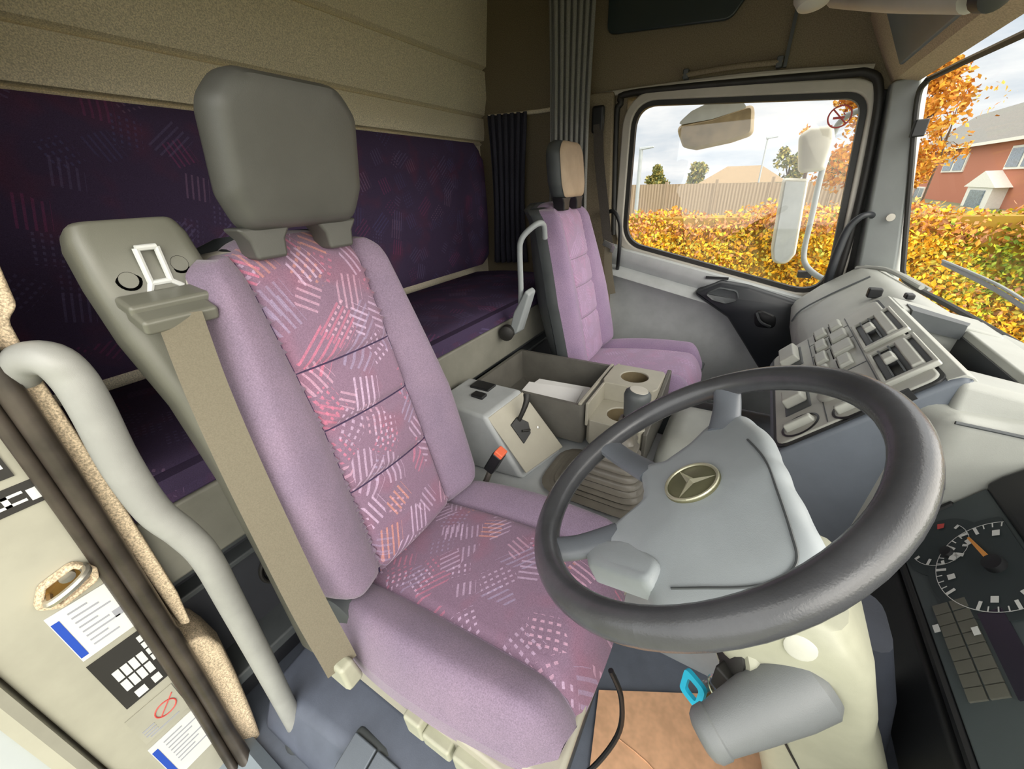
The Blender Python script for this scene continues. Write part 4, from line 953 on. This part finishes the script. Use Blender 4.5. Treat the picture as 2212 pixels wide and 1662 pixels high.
for i in range(2):
    x0 = -.543+i*.066
    obj('lid', MB().hexa([V((.045+x0, .085, .155+i*.009)), V((.045+x0+.062, .085, .164+i*.009)), V((.045+x0+.062, .145, .182+i*.009)), V((.045+x0, .145, .173+i*.009)), V((.045+x0, .083, .163+i*.009)), V((.045+x0+.062, .083, .172+i*.009)), V((.045+x0+.062, .143, .190+i*.009)), V((.045+x0, .143, .181+i*.009))]), 'dashd', bxs, bevel=.003)
MQ = [V((-.115, .53, 0)), V((.125, .655, 0)), V((.29, .60, 0)), V((.25, .12, 0)), V((-.03, .12, 0))]
tag(obj('floor_mat', MB().prism([p+V((0, 0, .004)) for p in MQ], (0, 0, .006)).tube([V((-.05, .46, .0105)), V((.05, .44, .0108)), V((.16, .36, .0105))], .0012, 6, 4), 'mat'), 'tan cardboard mat on the floor under the steering column', 'mat')

# ================================================================== STICKERS ON THE DOOR PILLAR
SXp = -.7985
def sticker(name, label, cat, y0, y1, z0, z1, mat):
    return tag(obj(name, MB().box((SXp, (y0+y1)/2, (z0+z1)/2), (.0016, y1-y0, z1-z0)), mat), label, cat)
def bars(parent, name, rects, mat, d=.0012):
    m = MB()
    for y0, y1, z0, z1 in rects: m.box((SXp+d, (y0+y1)/2, (z0+z1)/2), (.0006, y1-y0, z1-z0))
    return obj(name, m, mat, parent, flat=True)
s1 = sticker('inspection_sticker', 'white sticker with blue side bar just below the striker plate', 'sticker', -.062, .010, .492, .600, 'white')
bars(s1, 'blue_bar', [(-.061, -.052, .500, .585)], 'blue'); bars(s1, 'printed_lines', [(-.042, -.010+.01*((k*7) % 3-1), .585-k*.011, .588-k*.011) for k in range(8)]+[(-.006, .006, .53, .545)], 'grey')
s2 = sticker('data_plate', 'black data plate with white grid on the cream door pillar', 'plate', -.064, .006, .345, .478, 'ink')
bars(s2, 'white_grid', [(-.05+.011*k, -.041+.011*k, .38+.03*j, .405+.03*j) for k in range(4) for j in range(2)]+[(-.004, .005, .40+.018*k, .414+.018*k) for k in range(4)]+[(-.045, -.030, .350, .368), (-.02, -.008, .352, .370)], 'white')
s3 = sticker('warning_label', 'cream label with red crossed outline below the black data plate', 'sticker', -.076, -.006, .240, .322, 'paint')
rg_ = [V((SXp+.0015, -.030+.016*math.cos(k*2*PI/24), .282+.016*math.sin(k*2*PI/24))) for k in range(25)]
obj('red_ring', MB().tube(rg_, .0012, 6).tube([V((SXp+.0015, -.042, .270)), V((SXp+.0015, -.012, .305))], .001, 6), 'red', s3); bars(s3, 'printed_lines', [(-.07, -.052, .27-k*.008, .273-k*.008) for k in range(3)]+[(-.066, -.02, .247, .25)], 'grey')
s4 = sticker('inspection_sticker', 'white sticker with blue side bar at the lowest place on the pillar', 'sticker', -.080, -.004, .10, .225, 'white')
bars(s4, 'blue_bar', [(-.079, -.070, .11, .21)], 'blue'); bars(s4, 'printed_lines', [(-.060, -.030+.01*((k*5) % 3), .21-k*.011, .213-k*.011) for k in range(8)], 'grey')
s5 = sticker('black_label', 'black and white label at the left edge above the other pillar stickers', 'label', -.05, .004, .825, .90, 'ink')
bars(s5, 'white_grid', [(-.045+.012*k, -.036+.012*k, .84+.018*j, .853+.018*j) for k in range(4) for j in range(3)], 'white')
s6 = sticker('black_label', 'dark emblem label under the black and white one on the pillar', 'label', -.05, .018, .775, .812, 'ink')
bars(s6, 'white_grid', [(-.04, .0, .785, .789), (-.04, .0, .798, .802), (-.02, -.014, .785, .802), (.003, .012, .782, .800)], 'white')
sk2 = thing('striker_plate', 'torn brown rubber surround with metal door striker on the cream pillar', 'striker', V((-.795, -.02, .61)))
orr = round_poly([(-.062, .628), (-.045, .658), (-.005, .668), (.012, .640), (.006, .618), (-.04, .607)], .012, 5)
obj('rubber_surround', MB().ring(yz(off_poly(orr, -.008), -.80), yz(orr, -.80), (.014, 0, 0)), 'carpet', sk2, bevel=.003)
obj('striker_base', MB().prism(yz(off_poly(orr, -.010), -.80), (.003, 0, 0)), 'brass', sk2)
obj('striker_loop', MB().tube([(-.797, -.045, .632), (-.775, -.045, .634), (-.770, -.02, .642), (-.775, .0, .650), (-.797, .0, .650)], .006, 8, 4).lathe((-.797, -.018, .650), (1, 0, 0), [(0, .010), (.008, .009), (.009, .001)], 14), 'metal', sk2)

# ================================================================== NO SMOKING STICKER ON THE PANE
ns = thing('no_smoking_sticker', 'round red no smoking sticker in the corner of the passenger pane', 'sticker', V((.200, 2.20, 1.29)))
nc = V((.192, 2.2045, 1.338))
circ = [nc+V((.036*math.cos(k*2*PI/32), -.002, .036*math.sin(k*2*PI/32))) for k in range(33)]
obj('red_ring', MB().tube(circ, .0028, 6), 'red', ns)
obj('cigarette', MB().box(nc+V((-.002, -.002, -.004)), (.036, .001, .008)).tube([nc+V((.016, -.002, .004)), nc+V((.010, -.002, .012)), nc+V((.018, -.002, .018))], .002, 6, 3), 'red', ns)
obj('bar', MB().tube([nc+V((-.025, -.0025, .025)), nc+V((.025, -.0025, -.025))], .0025, 6), 'red', ns)

# ================================================================== OUTSIDE MIRRORS, WIPER
km = thing('kerb_mirror', 'dusty kerb mirror hanging outside over the passenger window', 'mirror', V((-.28, 2.5, 1.28)))
ko = round_poly([(-.47, 1.40), (-.30, 1.415), (-.125, 1.455), (-.105, 1.33), (-.20, 1.305), (-.36, 1.285), (-.42, 1.30)], .03, 5)
obj('housing', MB().loft([xz(off_poly(ko, -.02), 2.62), xz(ko, 2.58), xz(ko, 2.51), xz(off_poly(ko, -.012), 2.495)]), 'dirty', km, ang=50)
obj('top_shell', MB().loft([xz(round_poly([(-.47, 1.40), (-.30, 1.41), (-.15, 1.44), (-.18, 1.47), (-.30, 1.49), (-.40, 1.455)], .02, 4), y) for y in (2.50, 2.60)]), 'mpale', km, ang=50)
obj('mount', MB().tube([(-.26, 2.55, 1.43), (-.25, 2.50, 1.52), (-.25, 2.34, 1.58)], .025, 10, 3), 'rubber', km)
wm = thing('wing_mirror', 'tall white wing mirror with upper wide angle head outside the passenger window', 'mirror', V((.16, 2.55, .7)))
mo = round_poly([(.062, 1.135), (.168, 1.125), (.198, .78), (.170, .725), (.105, .735), (.085, .80)], [.02, .015, .03, .04, .04, .03], 5)
obj('mirror_housing', MB().loft([xz(off_poly(mo, -.03), 2.66), xz(mo, 2.60), xz(mo, 2.52), xz(off_poly(mo, -.008), 2.50)]), 'mhouse', wm, ang=50)
mf = off_poly(mo, -.014)
obj('mirror_glass', MB().prism(xz(mf, 2.498), (0, -.003, 0)), 'mpale', wm)
uo = round_poly([(.085, 1.31), (.125, 1.335), (.205, 1.335), (.225, 1.28), (.222, 1.155), (.120, 1.15)], .03, 5)
obj('upper_head', MB().loft([xz(off_poly(uo, -.03), 2.64), xz(uo, 2.58), xz(uo, 2.50), xz(off_poly(uo, -.015), 2.485)]), 'mhouse', wm, ang=50)
obj('bracket_tube', MB().tube([(.33, 2.30, 1.40), (.29, 2.42, 1.38), (.225, 2.55, 1.34), (.215, 2.56, 1.15), (.225, 2.56, .95), (.232, 2.55, .80), (.25, 2.50, .735), (.30, 2.40, .70), (.36, 2.30, .69)], .013, 10, 5), 'post', wm)
obj('hinge_block', MB().box((.255, 2.48, .690), (.06, .05, .03)), 'rubber', wm, bevel=.004)
wp = thing('wiper', 'black wiper arm lying along the foot of the windscreen', 'wiper', V((.66, 1.5, .74)))
obj('wiper_arm', MB().tube([(.600, 2.02, .845), (.64, 1.70, .83), (.665, 1.45, .80), (.68, 1.2, .77), (.69, .95, .74)], .0045, 8, 4), 'post', wp)
obj('wiper_blade', MB().tube([(.602, 2.02, .836), (.642, 1.70, .815), (.668, 1.45, .783), (.682, 1.25, .760)], .0035, 8, 4, flat=(2, 1)), 'grey', wp)

# ================================================================== OUTSIDE
struct('ground', MB().box((10, 40, -1.7), (160, 130, .1)), 'ground', 'grass verge and road outside')
def leaf_cloud(name, mat, pts, cols, size, core=None):
    vs, fs, cs = [], [], []
    for p, c in zip(pts, cols):
        s = size*random.uniform(.6, 1.35); a = V((random.gauss(0, 1), random.gauss(0, 1), random.gauss(0, 1))).normalized()
        b = a.cross(V((random.gauss(0, 1), random.gauss(0, 1), random.gauss(0, 1)))).normalized(); k = len(vs); n = a.cross(b)
        vs += [p-a*s, p+b*s*.6+n*s*.15, p+a*s, p-b*s*.6+n*s*.15]; fs.append((k, k+1, k+2, k+3)); cs += [c]*4
    if core:
        for cv, cf, cc in core:
            k = len(vs); vs += cv; fs += [tuple(i+k for i in f) for f in cf]; cs += [cc]*len(cv)
    lo = V((sum(p.x for p in vs)/len(vs), sum(p.y for p in vs)/len(vs), min(p.z for p in vs)))
    me = bpy.data.meshes.new(name); me.from_pydata([p-lo for p in vs], [], fs); me.materials.append(MAT[mat])
    at = me.color_attributes.new('leaf', 'FLOAT_COLOR', 'POINT'); at.data.foreach_set('color', [x for c in cs for x in c])
    o = bpy.data.objects.new(name, me); COL.objects.link(o); o.location = lo; WL[o.name] = lo; return o
YEL = [srgb(226, 176, 40), srgb(236, 190, 50), srgb(214, 160, 40), srgb(206, 184, 66), srgb(184, 176, 76)]
RED = [srgb(184, 124, 70), srgb(176, 130, 84), srgb(200, 146, 60), srgb(170, 122, 90)]
GRN = [srgb(150, 166, 60), srgb(150, 160, 50), srgb(100, 120, 40), srgb(180, 170, 40)]
def hash_noise(x, z):
    return math.sin(x*1.7+.5)*.5+math.sin(x*.63+z*2.1+1.3)*.5+math.sin(x*3.1-z*3.3)*.35
pts, cols = [], []
for i in range(95000):
    x = random.uniform(-3.4, 7.5); ztop = .84+.05*math.sin(x*2.3)+.035*math.sin(x*6.1+1); z = random.uniform(-1.5, ztop+random.uniform(-.05, .06))
    if z < -.4 and random.random() < .6: z = random.uniform(-.4, ztop)
    y = 5.0+.10*math.sin(x*3.1+z*4)+.08*math.sin(x*7+z*2)+random.uniform(-.10, .12)
    if z > ztop-.08: y += random.uniform(0, .5)
    h = hash_noise(x, z)+random.gauss(0, .35)
    if z > ztop-.22 and random.random() < .62: c = random.choice(RED)
    elif h < -.35: c = random.choice(GRN)
    elif h < .05: c = random.choice(RED if random.random() < .35 else YEL)
    else: c = random.choice(YEL)
    d = random.uniform(.95, 1.3); pts.append(V((x, y, z))); cols.append((c[0]*d, c[1]*d, c[2]*d, 1))
core = [V((x, y, z)) for x, y, z in ((-3.4, 5.15, -1.6), (7.5, 5.15, -1.6), (7.5, 5.7, -1.6), (-3.4, 5.7, -1.6), (-3.4, 5.15, .76), (7.5, 5.15, .76), (7.5, 5.6, .76), (-3.4, 5.6, .76))]
hedge = leaf_cloud('hedge', 'leaf', pts, cols, .024, [(core, [(0, 1, 5, 4), (4, 5, 6, 7), (0, 4, 7, 3), (1, 2, 6, 5), (2, 3, 7, 6)], srgb(150, 120, 40))])
tag(hedge, 'yellow and green autumn hedge outside the windows', 'hedge')
# fence behind
fnc = thing('timber_fence', 'weathered timber fence seen over the hedge', 'fence', V((-1.5, 16, -1.5)))
for k in range(6):
    xa = -6.2+k*1.6; za = 1.16-.045*k
    obj('fence_panel', MB().hexa([V((xa, 16, -1.6)), V((xa+1.5, 16, -1.6)), V((xa+1.5, 16.05, -1.6)), V((xa, 16.05, -1.6)), V((xa, 16, za)), V((xa+1.5, 16, za-.03)), V((xa+1.5, 16.05, za-.03)), V((xa, 16.05, za))]), 'fence', fnc)
    obj('fence_post', MB().box((xa+1.55, 16.02, -.2), (.1, .1, 2.7)), 'fence', fnc)
# bungalow roof beyond the fence
bg_ = thing('bungalow', 'low bungalow with tan hipped roof beyond the fence', 'house', V((-1.3, 24, -1.6)))
obj('wall', MB().box((-1.0, 25, -.3), (3.4, 2.6, 2.6)), 'door_w', bg_)
RM = plastic('tan_roof_tile', (132, 112, 84), .8, 6, .3, .1); MAT['tanroof'] = RM
obj('roof', MB().add([V((-3.0, 23.5, 1.0)), V((.8, 23.5, .92)), V((.8, 26.5, .92)), V((-3.0, 26.5, 1.0)), V((-1.9, 25, 1.72)), V((-.4, 25, 1.68))], [(0, 1, 5, 4), (1, 2, 5), (2, 3, 4, 5), (3, 0, 4), (3, 2, 1, 0)]), 'tanroof', bg_, flat=True)
# lamp posts
for base, top, arm, r, lab in (((-3.78, 15, -1.6), 2.16, .38, .075, 'thick grey lamp post at the left edge of the passenger window'), ((-.29, 20, -1.6), 2.48, .32, .035, 'slim lamp post standing behind the timber fence')):
    lpst = thing('lamp_post', lab, 'lamp post', V(base), 'street lamps beyond the hedge')
    obj('post', MB().tube([V(base), V((base[0]-.02, base[1], top))], [r, r*.8], 10), 'post', lpst)
    obj('lamp_head', MB().hexa([V((base[0]-.08, base[1]-.07, top-.04)), V((base[0]+arm, base[1]-.07, top)), V((base[0]+arm, base[1]+.07, top)), V((base[0]-.08, base[1]+.07, top-.04)), V((base[0]-.08, base[1]-.05, top+.05)), V((base[0]+arm, base[1]-.04, top+.05)), V((base[0]+arm, base[1]+.04, top+.05)), V((base[0]-.08, base[1]+.05, top+.05))]), 'post', lpst, bevel=.02)
# trees
def tree(label, c, r, n, colors, size, trunk=True, name='tree', squash=1.0, tk=1.0):
    c = V(c); P, K = [], []
    blobs = [(c+V((random.uniform(-.6, .6)*r, random.uniform(-.5, .5)*r, random.uniform(-.7, .8)*r*squash)), r*random.uniform(.25, .5)) for _ in range(12)]
    for i in range(n):
        b, br_ = random.choice(blobs); d = V((random.gauss(0, 1), random.gauss(0, 1), random.gauss(0, 1))).normalized()*br_*random.uniform(.5, 1.05)
        P.append(b+d); k = random.choice(colors); q = random.uniform(.75, 1.1); K.append((k[0]*q, k[1]*q, k[2]*q, 1))
    t = thing(name, label, 'tree', V((c.x, c.y, -1.6)))
    cr_ = leaf_cloud('crown', 'leaf', P, K, size); cr_.parent = t; cr_.location = WL[cr_.name]-WL[t.name]
    if trunk:
        m = MB().tube([V((c.x, c.y, -1.6)), V((c.x+.05*r, c.y, c.z-.6*r)), c+V((0, 0, .5*r))], [(.06*r+.03)*tk, (.045*r+.02)*tk, .015*tk], 8, 3)
        for b, _ in blobs[:7]: m.tube([c+V((0, 0, -.4*r)), (c+b)/2+V((0, 0, -.05*r)), b], [.025*r*tk, .018*r*tk, .008*r*tk], 6, 3)
        obj('trunk', m, 'bark', t)
    return t
ORA = [srgb(206, 138, 44), srgb(220, 156, 50), srgb(190, 120, 40), srgb(206, 160, 70)]
DUL = [srgb(150, 140, 80), srgb(120, 124, 70), srgb(176, 160, 90), srgb(100, 108, 70)]
tree('orange leaved tree behind the wing mirror', (1.75, 11, 1.75), 1.05, 5200, ORA, .05, squash=1.5)
tree('sparse orange tree in front of the brick house', (3.35, 14.2, 1.95), .85, 420, ORA, .05, squash=1.1, tk=.35)
tree('small yellow leaved tree left of the wing mirror', (.75, 13, 1.75), .42, 500, ORA, .05)
for i, (x, z, r, lab) in enumerate(((-8.9, 1.25, 1.0, 'hazy yellow green tree at the left end of the fence'), (-6.3, 1.45, 1.1, 'pale yellow bush over the fence left of the bungalow'), (-3.9, 1.5, 1.0, 'dark round tree just left of the bungalow roof'), (.9, 1.7, 1.4, 'dull green tree behind the bungalow roof'), (3.2, 1.3, 1.2, 'olive tree between the bungalow and wing mirror'))):
    tree(lab, (x*1.35, 40, z), r*.95, 1500, DUL, .14)
# brick house ahead
hs = thing('brick_house', 'red brick house with grey slate roof beyond the windscreen', 'house', V((16, 55, -2)))
HX = 15.0
def hp_(y0, y1, z0, z1, d, mat, name, par): return obj(name, MB().box((HX-d/2, (y0+y1)/2, (z0+z1)/2), (d, y1-y0, z1-z0)), mat, par)
wl = obj('wall', MB().box((HX+4, 50, .3), (8, 44, 5.2)), 'brick', hs)
obj('roof', MB().add([V((HX-.5, 28, 2.85)), V((HX-.5, 72, 2.85)), V((HX+4, 72, 6.3)), V((HX+4, 28, 6.3)), V((HX+8.5, 28, 2.85)), V((HX+8.5, 72, 2.85))], [(0, 1, 2, 3), (2, 1, 5), (4, 5, 1, 0), (3, 2, 5, 4), (0, 3, 4)]), 'slate', hs, flat=True)
obj('fascia', MB().box((HX-.52, 50, 2.82), (.08, 44, .22)), 'door_w', hs)
for yc, zc, wy, hz in ((57.5, 1.55, 5.6, 1.5), (68, 1.55, 3.2, 1.4), (44.5, 1.65, 4.6, 1.5), (65.0, -1.25, 3.2, 1.4), (38, -1, 4, 1.4)):
    f = hp_(yc-wy/2, yc+wy/2, zc-hz/2, zc+hz/2, .10, 'door_w', 'window', hs); 
    for q in (-.25, .25): hp_(yc+q*wy-wy*.2, yc+q*wy+wy*.2, zc-hz*.4, zc+hz*.4, .14, 'pane', 'pane', f)
for yc in (47.0, 69.5):
    pch = obj('porch', MB().box((HX-.4, yc, -1.2), (.8, 4.6, 2.0)), 'door_w', hs)
    obj('gable', MB().add([V((HX-.9, yc-2.9, -.25)), V((HX-.9, yc+2.9, -.25)), V((HX-.9, yc, .85)), V((HX, yc-2.9, -.25)), V((HX, yc+2.9, -.25)), V((HX, yc, .85))], [(0, 1, 2), (3, 5, 4), (0, 2, 5, 3), (2, 1, 4, 5), (1, 0, 3, 4)]), 'door_w', pch, flat=True)
    obj('front_door', MB().box((HX-.85, yc, -1.3), (.1, 2.6, 1.7)), 'pane', pch)
